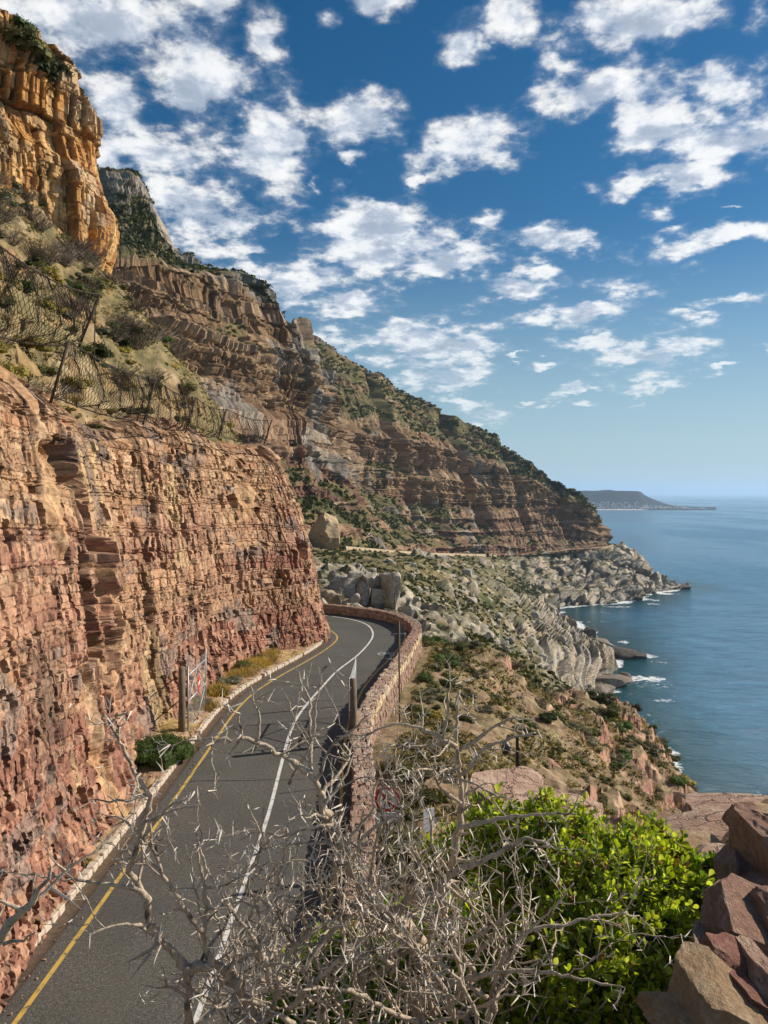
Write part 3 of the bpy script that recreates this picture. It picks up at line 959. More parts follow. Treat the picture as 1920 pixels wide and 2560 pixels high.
def build_cliff():
    fine, L = curve_pts(CLIFF_PTS, .05)
    tan = np.gradient(fine, axis=0)
    tan /= np.linalg.norm(tan, axis=1, keepdims=True)
    nrm = np.stack([tan[:, 1], -tan[:, 0]], 1)                      # towards the road
    # denser columns where they show larger
    dist = np.hypot(fine[:, 0], fine[:, 1])
    vis = np.where((fine[:, 1] < 60.5) & (fine[:, 1] > 14), 1.0, .12)
    dens = vis * (np.abs(np.gradient(fine[:, 0] / fine[:, 1])) * F + 220 / dist * .05)
    c = np.concatenate([[0], np.cumsum(dens)[1:]])
    nu, nv = 950, 325
    q = np.interp(np.linspace(c[0], c[-1], nu), c, np.arange(len(fine)))
    B = np.stack([np.interp(q, np.arange(len(fine)), fine[:, i]) for i in (0, 1)], 1)
    Nn = np.stack([np.interp(q, np.arange(len(fine)), nrm[:, i]) for i in (0, 1)], 1)
    Nn /= np.linalg.norm(Nn, axis=1, keepdims=True)
    u1 = np.interp(q, np.arange(len(fine)), L)
    tz = np.linspace(0, 1, nv)
    U, T = np.meshgrid(u1, tz, indexing='ij')
    Y = B[:, 1][:, None] + 0 * T
    z = ZR - .25 + T * (ZT - ZR + .25) + T ** 3 * .8 * fbm(U / 7, T * 0, 0, 3, 2)
    nose = np.exp(-((Y - 58) / 5.5) ** 2)
    back = 2.0 * T ** 1.4 + nose * 2.4 * T ** 2.6 + sstep(.93, 1.0, T) * .5 - .55 * sstep(.22, 0, T)
    big = .8 * fbm(U / 9, z / 7, 0, 3, 7) + .5 * ridged(U / 5, z / 14, 0, 2, 8) - .25
    zz = z + .30 * fbm(U / 8, z / 9, 0, 3, 14) + .035 * (U - 40)
    k, bid, hb, dz, du, fz, hk = bedded(U + .2 * fbm(U * 1.5, z * 1.5, 0, 2, 71), zz, 31, .27, .75, 90, 120)
    k4, bid4, hb4, dz4, du4, _, hk4 = bedded(U + 2, zz + .05 * fbm(U * 2, z * 2, 0, 2, 4), 37, .11, .34, 90, 120)
    kA, bidA, hbA, dzA, duA, _, hkA = bedded(U + .5 * fbm(U / 2, z / 2, 0, 2, 61), zz, 33, 1.5, 2.1, 90, 120)
    kB, bidB, hbB, dzB, duB, _, hkB = bedded(U + 3.3, zz + .4, 35, .62, 1.1, 90, 120)
    d = .15 * big + .11 * (hbA - .5) + .03 * (hkA - .5) + .085 * (hbB - .5) + .065 * (hb - .5) + .02 * (hk - .5) + .02 * (hb4 - .5)
    d -= .045 * (dz < .02) + .055 * (du < .018) + .09 * (dzA < .03) + .10 * (duA < .03)
    # blocks that have fallen out leave dark sockets
    kH, bidH, hbH, _, _, _, _ = bedded(U + .7 + .25 * fbm(U, z, 0, 2, 51), zz + .21 + .12 * fbm(U * 1.3, z, 0, 2, 52), 39, .52, .42, 90, 120)
    rr = hsh(bidH, kH, 7, 77)
    holes = (rr < .05 + .06 * (fbm(U / 5, z / 4, 0, 2, 5) > .0) + .03 * (Y > 42))
    d -= holes * (.32 + .45 * hsh(bidH, kH, 8, 78))
    rr = hsh(bid, k, 7, 79)
    d -= (rr < .06) * .20
    d += (rr > .96) * .08
    # smooth sprayed-concrete patches and the scoured chute
    chute_y = 28.2 + .9 * np.sin((z - 99) * .45) * sstep(112, 104, z) - .16 * (z - 106)
    sm = np.exp(-((Y - chute_y) / 1.15) ** 2) * sstep(111.8, 110.2, z)
    sm2 = np.exp(-((Y - 24.6) / .85) ** 2) * sstep(106.0, 109.5, z)
    sm3 = np.exp(-((Y - 26.0 + .1 * (z - 100)) / .7) ** 2) * sstep(105.5, 103.5, z)
    sm4 = np.exp(-((Y - 52.5) / .9) ** 2 - ((z - 109.5) / 1.8) ** 2)
    smooth = np.clip(np.maximum.reduce([sm * (.35 + .65 * (fbm(U / 1.6, z / 2.2, 0, 2, 88) > -.15)), sm2, sm3 * .9, sm4]), 0, 1)
    soft = blur(d, 5)
    lump = .40 * fbm(U / 1.9, z / 1.7, 0, 3, 28) + .22 * fbm(U / .6, z / .8, 0, 3, 29) + .10 * (hb - .5)
    sm_d = soft + lump * .8
    wsm = sstep(.42, .62, smooth + .18 * fbm(U * 1.1, z * 1.1, 0, 3, 93)) * .9
    d = d * (1 - wsm) + sm_d * wsm

    def boxm(y0, y1, z0, z1, e=.12):
        w = .25 * fbm(z * 1.3, Y * 1.3, 0, 2, 19)
        return sstep(y0 - e, y0 + e, Y + w) * sstep(y1 + e, y1 - e, Y + w) * sstep(z0 - e, z0 + e, z + w) * sstep(z1 + e, z1 - e, z + w)
    d -= 2.8 * boxm(25.5, 28.2, 110.35, 111.7)
    d -= 1.5 * boxm(27.4, 28.5, 107.6, 110.6)
    d -= 1.5 * boxm(26.0, 27.3, 104.3, 107.6)
    d += .8 * boxm(27.6, 29.0, 106.5, 108.6)
    d += .4 * boxm(27.9, 29.0, 103.8, 106.5)
    d -= 1.0 * boxm(27.2, 28.1, 102.0, 103.6)
    d -= .8 * boxm(55.9, 57.2, 105.2, 106.6)
    for (yy, z_, w, h, dp) in ((49.6, 109.6, .3, .5, .8), (51.2, 109.5, .35, .55, .9), (56.3, 106.0, .35, .5, .7), (38.5, 109.0, .3, .8, .6), (36.5, 104.6, .25, .7, .6), (44.3, 104.0, .4, .6, .6)):
        d -= dp * boxm(yy - w, yy + w, z_ - h, z_ + h)
    off = d - back
    G = np.stack([B[:, 0][:, None] + Nn[:, 0][:, None] * off, B[:, 1][:, None] + Nn[:, 1][:, None] * off, z + .03 * (hb - .5)], -1)
    # stone colours
    red = [(.42, .21, .14), (.36, .17, .12), (.47, .27, .18), (.29, .14, .10), (.46, .29, .20), (.40, .23, .16)]
    tanp = [(.50, .31, .17), (.46, .27, .14), (.55, .38, .23), (.40, .25, .15), (.52, .33, .19), (.44, .24, .13)]
    h2 = hb * .5 + hk * .5
    cr, ct = pick(red, hsh(bid, k, 11, 5) * .55 + .45 * hk), pick(tanp, hsh(bid, k, 12, 5) * .6 + .4 * hkB)
    hgt = (z - ZR) / (ZT - ZR)
    a = sstep(.18, .72, hgt + .30 * fbm(U / 9, z / 3, 0, 3, 44) + .25 * (hkA - .5) + .10 * sstep(46, 30, Y) * 0 - .10 * sstep(50, 56, Y))
    a = np.clip(a + .25 * (hkB - .5), 0, 1)[..., None]
    col = cr * (1 - a) + ct * a
    gr = sstep(.48, .68, fbm(U / 3.2, z / 1.3, 0, 3, 101) + .35 * (hbB - .5))[..., None] * .65
    col = col * (1 - gr) + pick([(.23, .20, .19), (.29, .25, .23), (.19, .165, .16)], hb) * gr
    dk = ((hsh(bid4, k4, 3, 3) > .86) * .45)[..., None]
    col = col * (1 - dk)
    ye = sstep(.5, .75, fbm(U / 1.8, z / 6, 0, 4, 131))[..., None] * .75
    col = col * (1 - ye) + np.array((.56, .42, .22)) * ye
    wsc = (sstep(.1, .5, wsm) * (.8 + .2 * np.clip(fbm(U / 2, z / 2, 0, 3, 3), -1, 1)))[..., None]
    sc_c = pick([(.55, .37, .20), (.50, .30, .14), (.58, .42, .26), (.46, .28, .13)], np.clip(.5 + .5 * fbm(U / 1.7, z / 2.2, 0, 3, 39), 0, .999))
    col = col * (1 - wsc) + sc_c * wsc
    stn = sstep(.5, .8, fbm(U / 1.1, z / 8, 0, 4, 151))[..., None]
    col = col * (1 - .5 * stn)
    drk = np.exp(-((Y - 22.0) / 1.0) ** 2 - ((z - 104.0) / 1.8) ** 2)[..., None]
    col = col * (1 - .65 * drk) + np.array((.10, .095, .08)) * .65 * drk
    col = col * (.82 + .36 * hsh(bid, k, 2, 8)[..., None])
    gl = col.mean(2, keepdims=True)
    col = (gl + (col - gl) * .84) * np.array((.84, .755, .675))
    cap = []
    for j, (bk, dn) in enumerate(((.35, .12), (.9, .25), (1.8, .2), (3.2, -.2))):
        cap.append(np.stack([G[:, -1, 0] - Nn[:, 0] * bk, G[:, -1, 1] - Nn[:, 1] * bk, G[:, -1, 2] + dn + .15 * fbm(U[:, 0] * 1.3, j * 2.0, 0, 2, 4)], -1))
    G = np.concatenate([G, np.stack(cap, 1)], 1)
    col = np.concatenate([col, np.repeat(col[:, -1:], 4, 1)], 1)
    o = grid_obj('rock_cliff', G, M['cliff'], col, False, True)
    tag(o, 'layered red and tan sandstone cliff cut beside the road', 'cliff', None, 'structure')
    return G


CLG = build_cliff()
CL_TOP = CLG[:, -1, :]


# ------------------------------------------------------------------ scrub hillside above the cut, orange crag on top
def build_hillside():
    base, L = curve_pts([(-9.4, 6), (-9.6, 11), (-9.9, 17), (-10.6, 22), (-11.5, 28), (-12.5, 32), (-12.8, 35), (-12.4, 38), (-12.0, 42), (-11.5, 48.5), (-10.6, 52.6), (-9.5, 55), (-9.0, 57.2), (-8.9, 59), (-9.6, 61.4), (-12, 64.2),
                         (-16, 68), (-24, 72), (-36, 80)], .19)
    tan = np.gradient(base, axis=0)
    tan /= np.linalg.norm(tan, axis=1, keepdims=True)
    tan = blur(np.repeat(tan[:, None, :], 2, 1), 26)[:, 0]
    nrm = np.stack([-tan[:, 1], tan[:, 0]], 1)
    nrm /= np.linalg.norm(nrm, axis=1, keepdims=True)
    # uphill direction swings from straight inland to back and inland
    yy = base[:, 1]
    up = np.stack([-np.ones_like(yy), np.interp(yy, [6, 40, 60, 80], [.25, .25, .35, .3])], 1)
    up /= np.linalg.norm(up, axis=1, keepdims=True)
    nv = 145
    t = np.linspace(0, 1, nv)
    run = 30 * t ** 1.08
    rise = -0.6 + run * .98 + 2.0 * np.clip(run / 5, 0, 1)
    X = base[:, 0][:, None] + up[:, 0][:, None] * run
    Y = base[:, 1][:, None] + up[:, 1][:, None] * run
    X = X - 1.1
    Z = ZT - .9 + rise[None, :] + 0 * X
    bench = sstep(31, 24, base[:, 1])[:, None]
    Z = Z + bench * 1.6 * sstep(0, 2.5, run)[None, :]
    e = sstep(0, 3, run)[None, :]
    n = fbm(X / 7, Y / 7, Z / 7, 4, 3)
    rk = fbm(X / 2.2, Y / 2.2, Z / 2.2, 3, 23)
    f1, f2, cid = worley(X / 1.5, Y / 1.5, Z / 1.2, 5)
    rock = sstep(.0, .4, fbm(X / 5, Y / 5, Z / 4, 3, 66))
    Z = Z + e * (1.0 * n + .35 * rk + rock * (.9 * (1 - f1) + .5 * (cid - .5)))
    G = np.stack([X, Y, Z], -1)
    pal = [(.27, .19, .10), (.35, .26, .15), (.21, .15, .08), (.30, .19, .09), (.19, .145, .078)]
    col = pick(pal, cid)
    v = sstep(-.55, .15, fbm(X / 2.5, Y / 2.5, Z / 2.5, 4, 9))[..., None] * .75 * (1 - .6 * rock[..., None])
    col = col * (1 - v) + pick([(.10, .095, .04), (.15, .13, .06), (.20, .16, .07)], hsh(np.floor(X * 2), np.floor(Y * 2), np.floor(Z * 2))) * v
    o = grid_obj('hillside', G, M['hill'], col, False)
    tag(o, 'steep scrubby hillside above the road cut', 'hillside', None, 'structure')
    return G


HG = build_hillside()


def build_crag():
    pts = [(-58, 28), (-48.5, 39), (-40.6, 49), (-34.4, 57), (-30.0, 63.0), (-27.1, 67.6), (-26.0, 70.4), (-27.0, 73.5), (-32, 79), (-41, 86), (-55, 96)]
    fine, L = curve_pts(pts, .06)
    tan = np.gradient(fine, axis=0)
    tan /= np.linalg.norm(tan, axis=1, keepdims=True)
    nrm = np.stack([tan[:, 1], -tan[:, 0]], 1)
    vis = np.where((L > 26) & (L < 58), 1.0, .15)
    c = np.concatenate([[0], np.cumsum(vis)[1:]])
    nu, nv = 320, 300
    q = np.interp(np.linspace(0, c[-1], nu), c, np.arange(len(fine)))
    B = np.stack([np.interp(q, np.arange(len(fine)), fine[:, i]) for i in (0, 1)], 1)
    Nn = np.stack([np.interp(q, np.arange(len(fine)), nrm[:, i]) for i in (0, 1)], 1)
    Nn /= np.linalg.norm(Nn, axis=1, keepdims=True)
    U, T = np.meshgrid(np.interp(q, np.arange(len(fine)), L), np.linspace(0, 1, nv), indexing='ij')
    Y = B[:, 1][:, None] + 0 * T
    # crest height along the crag: higher pillar on the near side
    top = np.interp(B[:, 1], [30, 52, 56.5, 58.2, 59.2, 66, 69.5, 71.5, 74, 80, 96], [166, 160, 156, 154, 151, 149.2, 148.0, 147.0, 144, 142, 140])
    bot = np.interp(B[:, 1], [30, 50, 60, 66, 70, 74, 96], [126, 130, 129, 127.0, 121, 122, 130]) - 5
    z = bot[:, None] + T * (top - bot)[:, None]
    zz = z + .5 * fbm(U / 6, z / 6, 0, 3, 14)
    kA, bA, hA, dzA, duA, _, hkA = bedded(U + .6 * fbm(z / 5, U / 6, 0, 2, 3), zz, 51, 3.6, 3.0, 100, 190)
    kB, bB, hB, dzB, duB, _, hkB = bedded(U + 1.3 + .3 * fbm(z / 2, U / 2, 0, 2, 5), zz + .7, 53, 1.3, 1.5, 100, 190)
    kC, bC, hC, dzC, duC, _, hkC = bedded(U, zz, 55, .45, .8, 100, 190)
    near = sstep(61.5, 59.5, Y)
    d = .8 * fbm(U / 9, z / 9, 0, 2, 6) + 1.1 * (hA - .5) + .5 * (hkA - .5) + (.4 + .8 * near) * (hB - .5) + .18 * (hC - .5)
    d -= .22 * (np.minimum(dzA, duA) < .13) + .10 * (np.minimum(dzB, duB) < .07)
    d -= (hsh(bB, kB, 7, 3) < .07) * .8
    # foot spreads, crest rounds off, ledge two thirds up, dark cleft between the pillars
    d += 1.0 * sstep(.40, .36, T) + 1.0 * sstep(.22, .18, T) + .8 * sstep(.66, .60, T) - .7 * sstep(.90, 1.0, T)
    d += 1.2 * near - 3.6 * np.exp(-((Y - 60.6 - .12 * (z - 138)) / .55) ** 2) * sstep(.40, .5, T) * sstep(.93, .80, T)
    d -= 1.8 * np.exp(-((Y - 67.2) / .35) ** 2) * sstep(.38, .30, T)
    d -= 1.0 * sstep(.97, 1.0, T)
    G = np.stack([B[:, 0][:, None] + Nn[:, 0][:, None] * d, B[:, 1][:, None] + Nn[:, 1][:, None] * d, z], -1)
    # cap running back from the crest
    cap = []
    for j, (bk, up) in enumerate(((2, .7), (5, 1.6), (9, 2.2), (14, 2.2))):
        cap.append(np.stack([G[:, -1, 0] - Nn[:, 0] * bk, G[:, -1, 1] - Nn[:, 1] * bk, G[:, -1, 2] + up + .4 * fbm(U[:, 0] / 3, j * 2.0, 0, 2, 4)], -1))
    G = np.concatenate([G, np.stack(cap, 1)], 1)
    pal = [(.50, .27, .085), (.44, .22, .07), (.54, .33, .14), (.38, .19, .07), (.48, .30, .14), (.42, .25, .11)]
    col = pick(pal, hsh(bA, kA, 3, 3) * .5 + hsh(bB, kB, 3, 4) * .5) * (.85 + .3 * hC[..., None])
    g = sstep(.25, .6, fbm(U / 4, z / 3, 0, 3, 17) + .3 * (hA - .5))[..., None] * .6
    col = col * (1 - g) + np.array((.42, .33, .22)) * g
    gl = (sstep(.2, .6, fbm(U / 2, z / 2, 0, 3, 87)) * near)[..., None] * .6
    col = col * (1 - gl) + np.array((.45, .38, .28)) * gl
    st = sstep(.3, .7, fbm(U / .9, z / 7, 0, 3, 27))[..., None]
    col = col * (1 - .5 * st)
    jn = (np.minimum(dzA, duA) < .10)[..., None]
    col = col * (1 - .5 * jn)
    col = np.concatenate([col, np.repeat(np.array((.12, .11, .05))[None, None], nu, 0).repeat(4, 1)], 1)
    o = grid_obj('rock_crag', G, M['orange'], col, False, True)
    tag(o, 'tall blocky orange sandstone crag at upper left', 'crag', None, 'structure')
    return G


CRG = build_crag()


# ------------------------------------------------------------------ near slope below the road wall and bank under the lookout
SL_PTS = [(-4, -4, -1.75), (0, -4, -1.7), (4, -4, -1.7), (9, -4, -2.2), (-3, 1, -1.9), (0, 1.5, -1.7), (3, 2, -1.7), (2.2, 4.2, -1.85), (3.4, 5.2, -2.0), (6, 3, -2.6), (9, 3, -4.5), (-2.2, 2.6, -3.2), (-3.2, 5, -8.5), (-5, 4, -10.5), (0, 3.4, -2.35), (1.2, 4.6, -2.5),
          (-.6, 5, -3.6), (-1.6, 7, -6.6), (.6, 7, -4.4), (2.6, 8, -4.3), (5, 8, -5.2), (8, 9, -7.5), (-2.6, 9, -10.2), (-.9, 10.5, -8.6), (1.2, 11, -7.6), (4, 12, -7.6), (9, 13, -10), (-4, 8, -11.8), (-4, 12, -11.9), (-6, 20, -11.9), (-1.6, 14, -11.2), (-.4, 16, -10.6), (2.5, 16, -9.4),
          (5, 17, -9.6), (10, 18, -13), (16, 15, -20), (-2.2, 26, -11.9), (-.3, 25, -11.1), (3, 24, -10.6), (6, 25, -11.2), (10, 26, -13.5), (17, 27, -20), (27, 27, -33), (33, 27, -50), (-1.8, 34, -11.9), (-.3, 34, -11.6), (3, 36, -11.9), (8, 38, -13.8), (16, 40, -19), (26, 42, -28), (36, 44, -44), (42, 44, -66),
          (.1, 42, -12.2), (1.4, 47, -11.9), (-2, 47, -12), (2.9, 54, -11.8), (.5, 56, -12.1), (5, 47, -12.6), (7, 55, -13.2), (12, 54, -16.4), (20, 57, -22.4), (28, 60, -29), (36, 62, -40), (42, 62, -66), (3.4, 61, -11.9), (1.5, 61.5, -12.1), (6.4, 65, -13.4), (11, 72, -17.6), (16.2, 80, -21.4), (22, 88, -25),
          (28, 92, -29), (33.6, 91, -33.8), (35.4, 88, -37), (39, 86, -52), (43, 84, -70), (-2, 72, -12.2), (2, 70, -13.5), (6, 76, -19), (12, 85, -26), (20, 96, -34), (29, 104, -42), (37, 106, -58), (-12, 78, -12.4), (-5, 80, -15), (-16, 84, -12.5), (0, 90, -24), (10, 104, -38), (20, 112, -52), (44, 110, -80), (48, 40, -84), (34, 12, -52), (22, 5, -26), (-8, 88, -20)]


def tps(pts, x, y):
    p = np.array(pts, float)
    n = len(p)
    s = 20.0

    def ker(r2):
        return r2 * np.log(r2 + 1e-9)
    A = np.zeros((n + 3, n + 3))
    dx = (p[:, None, 0] - p[None, :, 0]) / s
    dy = (p[:, None, 1] - p[None, :, 1]) / s
    A[:n, :n] = ker(dx ** 2 + dy ** 2) + np.eye(n) * 1e-3
    A[:n, n] = 1
    A[:n, n + 1:] = p[:, :2] / s
    A[n:, :n] = A[:n, n:].T
    w = np.linalg.solve(A, np.concatenate([p[:, 2], [0, 0, 0]]))
    r = w[n] + w[n + 1] * x / s + w[n + 2] * y / s
    for i in range(n):
        r = r + w[i] * ker(((x - p[i, 0]) / s) ** 2 + ((y - p[i, 1]) / s) ** 2)
    return r + CZ


def slope_z(x, y, detail=True):
    x, y = np.asarray(x, float), np.asarray(y, float)
    z = tps(SL_PTS, x, y)
    if detail:
        f = sstep(2.5, 6.0, x - np.interp(y, [30, 45, 57, 65], [-.6, 1.0, 2.9, 2.4])) * sstep(8, 14, y)
        z = z + (.12 + .55 * f) * fbm(x / 3.2, y / 3.2, 0, 4, 8) + f * .8 * fbm(x / 9, y / 9, 0, 2, 18) + .05 * fbm(x * 1.6, y * 1.6, 0, 3, 28)
    under = (x < np.interp(y, [10, 26, 36, 46, 52, 58, 62, 66, 70, 80], [-1.0, -1.0, -1.1, .6, 1.8, 2.6, 2.4, 1.2, -2, -20])) & (y > 12)
    return np.where(under, np.minimum(z, ZR - .35), z)


def build_slope():
    az = np.concatenate([np.linspace(-60, -3, 40)[:-1], np.linspace(-3, 24, 270)[:-1], np.linspace(24, 75, 60)])
    r = np.concatenate([np.linspace(.3, 12, 50)[:-1], np.geomspace(12, 118, 250)])
    A, Rr = np.meshgrid(np.radians(az), r, indexing='ij')
    x, y = np.sin(A) * Rr, np.cos(A) * Rr - 1.0
    z = slope_z(x, y)
    # red rock ribs and small scarps breaking the slope
    f = sstep(3, 7, x - np.interp(y, [30, 45, 57, 65], [-.6, 1.0, 2.9, 2.4])) * sstep(10, 18, y)
    st = z * 1.0 + .8 * fbm(x / 6, y / 6, 0, 3, 4)
    q = np.floor(st / 1.7)
    fr = st / 1.7 - q
    rk = sstep(.0, .45, fbm(x / 7, y / 7, 0, 3, 41) + .35 * sstep(20, 30, x) + .30)
    z = z + f * rk * 1.7 * (sstep(.35, .65, fr) - fr) * .85
    f1, f2, cid = worley(x / .9, y / .9, z / .7, 3)
    z = z + f * rk * .35 * (cid - .5)
    G = np.stack([x, y, z], -1)
    N = np.abs(normals(G)[..., 2])
    earth = pick([(.245, .17, .098), (.21, .14, .08), (.30, .215, .13), (.19, .13, .075)], cid)
    rock = pick([(.34, .16, .11), (.42, .24, .16), (.28, .14, .10), (.48, .32, .21), (.38, .20, .14)], cid)
    s = np.clip(sstep(.80, .62, N) * rk + .35 * rk * (fbm(x / 4, y / 4, 0, 3, 77) > .1), 0, 1)[..., None]
    col = earth * (1 - s) + rock * s
    v = sstep(-.25, .4, fbm(x / 2.2, y / 2.2, 0, 4, 5))[..., None] * .7 * (1 - s)
    col = col * (1 - v) + pick([(.13, .115, .05), (.19, .16, .075), (.24, .19, .09)], hsh(np.floor(x * 3), np.floor(y * 3))) * v
    o = grid_obj('near_slope', G, M['earth'], col, False, True)
    tag(o, 'tan earth and red rock slope below the road wall', 'slope', None, 'structure')


build_slope()


# ------------------------------------------------------------------ the road
LEFT_Y = [(-7.75, 6), (-7.72, 12), (-7.66, 16.3), (-7.58, 21), (-7.53, 28), (-7.52, 34), (-7.52, 37), (-7.44, 39.8), (-7.12, 42.8), (-6.26, 46.5), (-5.25, 50), (-4.2, 54), (-3.62, 57.2), (-3.58, 59.2), (-3.97, 61), (-4.7, 62.7), (-7, 65.2), (-12, 68), (-20, 72)]
WHITE = [(-3.93, 6), (-3.93, 12), (-3.93, 19.8), (-3.95, 26), (-4.15, 31), (-4.3, 35), (-4.28, 37.5), (-4.06, 40), (-3.5, 44), (-2.95, 47.6), (-1.7, 53), (-.95, 58.2), (-.9, 61.3), (-1.43, 64.7), (-2.75, 67.3), (-4.84, 69.3), (-9, 71.8), (-16, 75), (-24, 78)]
RIGHT_Y = [(-1.45, 6), (-1.45, 12), (-1.45, 20), (-1.48, 26), (-1.66, 31), (-1.7, 36), (-1.27, 42.6), (-.68, 46.5), (.5, 52), (1.4, 57), (1.66, 60), (1.5, 62.8), (.8, 65.8), (-.98, 68.6), (-4, 71.0), (-9, 74), (-16, 77.6), (-24, 81)]
WALL_IN = [(-1.0, 6), (-1.0, 14), (-1.0, 22), (-1.1, 28), (-1.32, 33.5), (-1.12, 37.5), (-.16, 43.6), (.73, 48.5), (1.54, 54.2), (2.04, 57.7), (2.06, 60.4), (1.58, 62.9), (.6, 65.6), (-.9, 67.6), (-3, 69.4), (-5.2, 70.8), (-10, 73.2), (-17, 77), (-26, 82)]


def offset_curve(c, d):
    t = np.gradient(c, axis=0)
    t /= np.linalg.norm(t, axis=1, keepdims=True)
    return c + np.stack([t[:, 1], -t[:, 0]], 1) * d


def ribbon(name, a, b, z, mat, nacross=2, kind=None, label=None, cat=None, parent=None, zr=None):
    w = np.linspace(0, 1, nacross)[None, :, None]
    G2 = a[:, None, :] * (1 - w) + b[:, None, :] * w
    zz = np.full(G2.shape[:2] + (1,), z)
    if zr is not None:
        zz[..., 0] = zr
    o = grid_obj(name, np.concatenate([G2, zz], 2), mat, None, True, True, parent)
    if kind or label:
        tag(o, label, cat, None, kind)
    return o


def resample_to(pts, n):
    c, q = curve_pts(pts, .05)
    return np.stack([np.interp(np.linspace(0, q[-1], n), q, c[:, i]) for i in (0, 1)], 1)


def build_road():
    n = 300
    Lc, Rc, Wc = resample_to(LEFT_Y, n), resample_to(RIGHT_Y, n), resample_to(WALL_IN, n)
    lo = offset_curve(Lc, -.45)
    ribbon('road', lo, offset_curve(Rc, .9), ZR, M['asphalt'], 12, 'structure', 'two lane asphalt road curving round the cliff', 'road')
    # gutter channel and verge at the cliff foot
    g2 = offset_curve(Lc, -.92)
    o = ribbon('road_gutter', g2, lo + (offset_curve(Lc, -.40) - lo), ZR - .03, M['gutter'], 3, 'structure', 'dark dirt gutter between yellow line and kerb', 'gutter', None, np.array([ZR - .01, ZR - .06, ZR + .004])[None, :])
    vb = offset_curve(Lc, -5.0)
    va = offset_curve(Lc, -.90)
    G = va[:, None, :] * (1 - np.linspace(0, 1, 40)[None, :, None]) + vb[:, None, :] * np.linspace(0, 1, 40)[None, :, None]
    zz = ZR + .12 + .35 * np.linspace(0, 1, 40)[None, :] + .12 * fbm(G[..., 0] / .8, G[..., 1] / .8, 0, 3, 5)
    zz[:, 0] = ZR + .05
    G = np.concatenate([G, zz[..., None]], 2)
    col = pick([(.34, .22, .14), (.42, .29, .18), (.28, .17, .11), (.46, .33, .16)], hsh(np.floor(G[..., 0] * 4), np.floor(G[..., 1] * 4)))
    gs = sstep(.0, .4, fbm(G[..., 0] / 1.5, G[..., 1] / 2, 0, 3, 15))[..., None] * (G[..., 1] > 30)[..., None] * .7
    col = col * (1 - gs) + np.array((.42, .30, .10)) * gs
    o = grid_obj('road_verge', G, M['earth'], col, False)
    tag(o, 'strip of dirt and dry grass at the cliff foot', 'verge', None, 'structure')
    # painted lines are part of the road
    road = bpy.data.objects['road']
    for nm, c, w, m in (('white_line', WHITE, .13, 'white_paint'), ('yellow_line', LEFT_Y, .12, 'yellow_paint'), ('yellow_line', RIGHT_Y, .12, 'yellow_paint')):
        cc = resample_to(c, 400)
        ribbon(nm, offset_curve(cc, -w / 2), offset_curve(cc, w / 2), ZR + .004, M[m], 2, None, None, None, road)
    # bicycle painted on the lane: two wheels and a frame, stretched along the driving direction
    V, Q = [], []

    def strip(pts, w, closed=False):
        pts = [Vector(p) for p in pts]
        m = len(pts)
        b0 = len(V)
        for i in range(m):
            a = pts[(i - 1) % m] if closed or i else pts[0]
            c_ = pts[(i + 1) % m] if closed or i < m - 1 else pts[-1]
            tg = (c_ - a).normalized()
            nn = Vector((tg.y, -tg.x))
            V.append((*(pts[i] + nn * w / 2), 0))
            V.append((*(pts[i] - nn * w / 2), 0))
        for i in range(m if closed else m - 1):
            j = (i + 1) % m
            Q.append((b0 + 2 * i, b0 + 2 * j, b0 + 2 * j + 1, b0 + 2 * i + 1))
    ring = [(math.cos(a), math.sin(a)) for a in np.linspace(0, 2 * math.pi, 21)[:-1]]
    for sx in (-.42, .42):
        strip([(sx + .29 * c_, .42 * s_) for c_, s_ in ring], .07, True)
    for pl in ([(-.42, 0), (-.12, .42), (.26, .42), (.42, 0)], [(-.42, 0), (.02, 0), (-.12, .42), (-.16, .62)], [(.02, 0), (.26, .42), (.22, .66), (.38, .70)], [(-.26, .62), (-.06, .62)]):
        strip(pl, .07)
    o = link(bpy.data.objects.new('bicycle_marking', mesh_np('bicycle_marking', np.array(V), np.array(Q), M['white_paint'])), road)
    o.location = (.32, 52.9, ZR + .008)
    o.rotation_euler = (0, 0, rad(-14))
    # tar seams across the lanes
    for (y0, x0, x1, sk) in ((36.5, -7.4, -2.4, .5), (41.2, -7.2, -2.2, -.3), (44.6, -6.6, -1.0, -1.0), (29.5, -7.4, -3.0, .3)):
        xs = np.linspace(x0, x1, 24)
        a = np.stack([xs, y0 + sk * (xs - x0) / 6 + .06 * fbm(xs * 1.5, y0, 0, 3, 2)], 1)
        o = ribbon('tar_seam', a, a + np.array([0, .05]), ZR + .0022, M['tar'], 2, None, None, None, road)


M['tar'], _, _ = principled('tar_seam', (.012, .012, .012), .6, .3)
build_road()


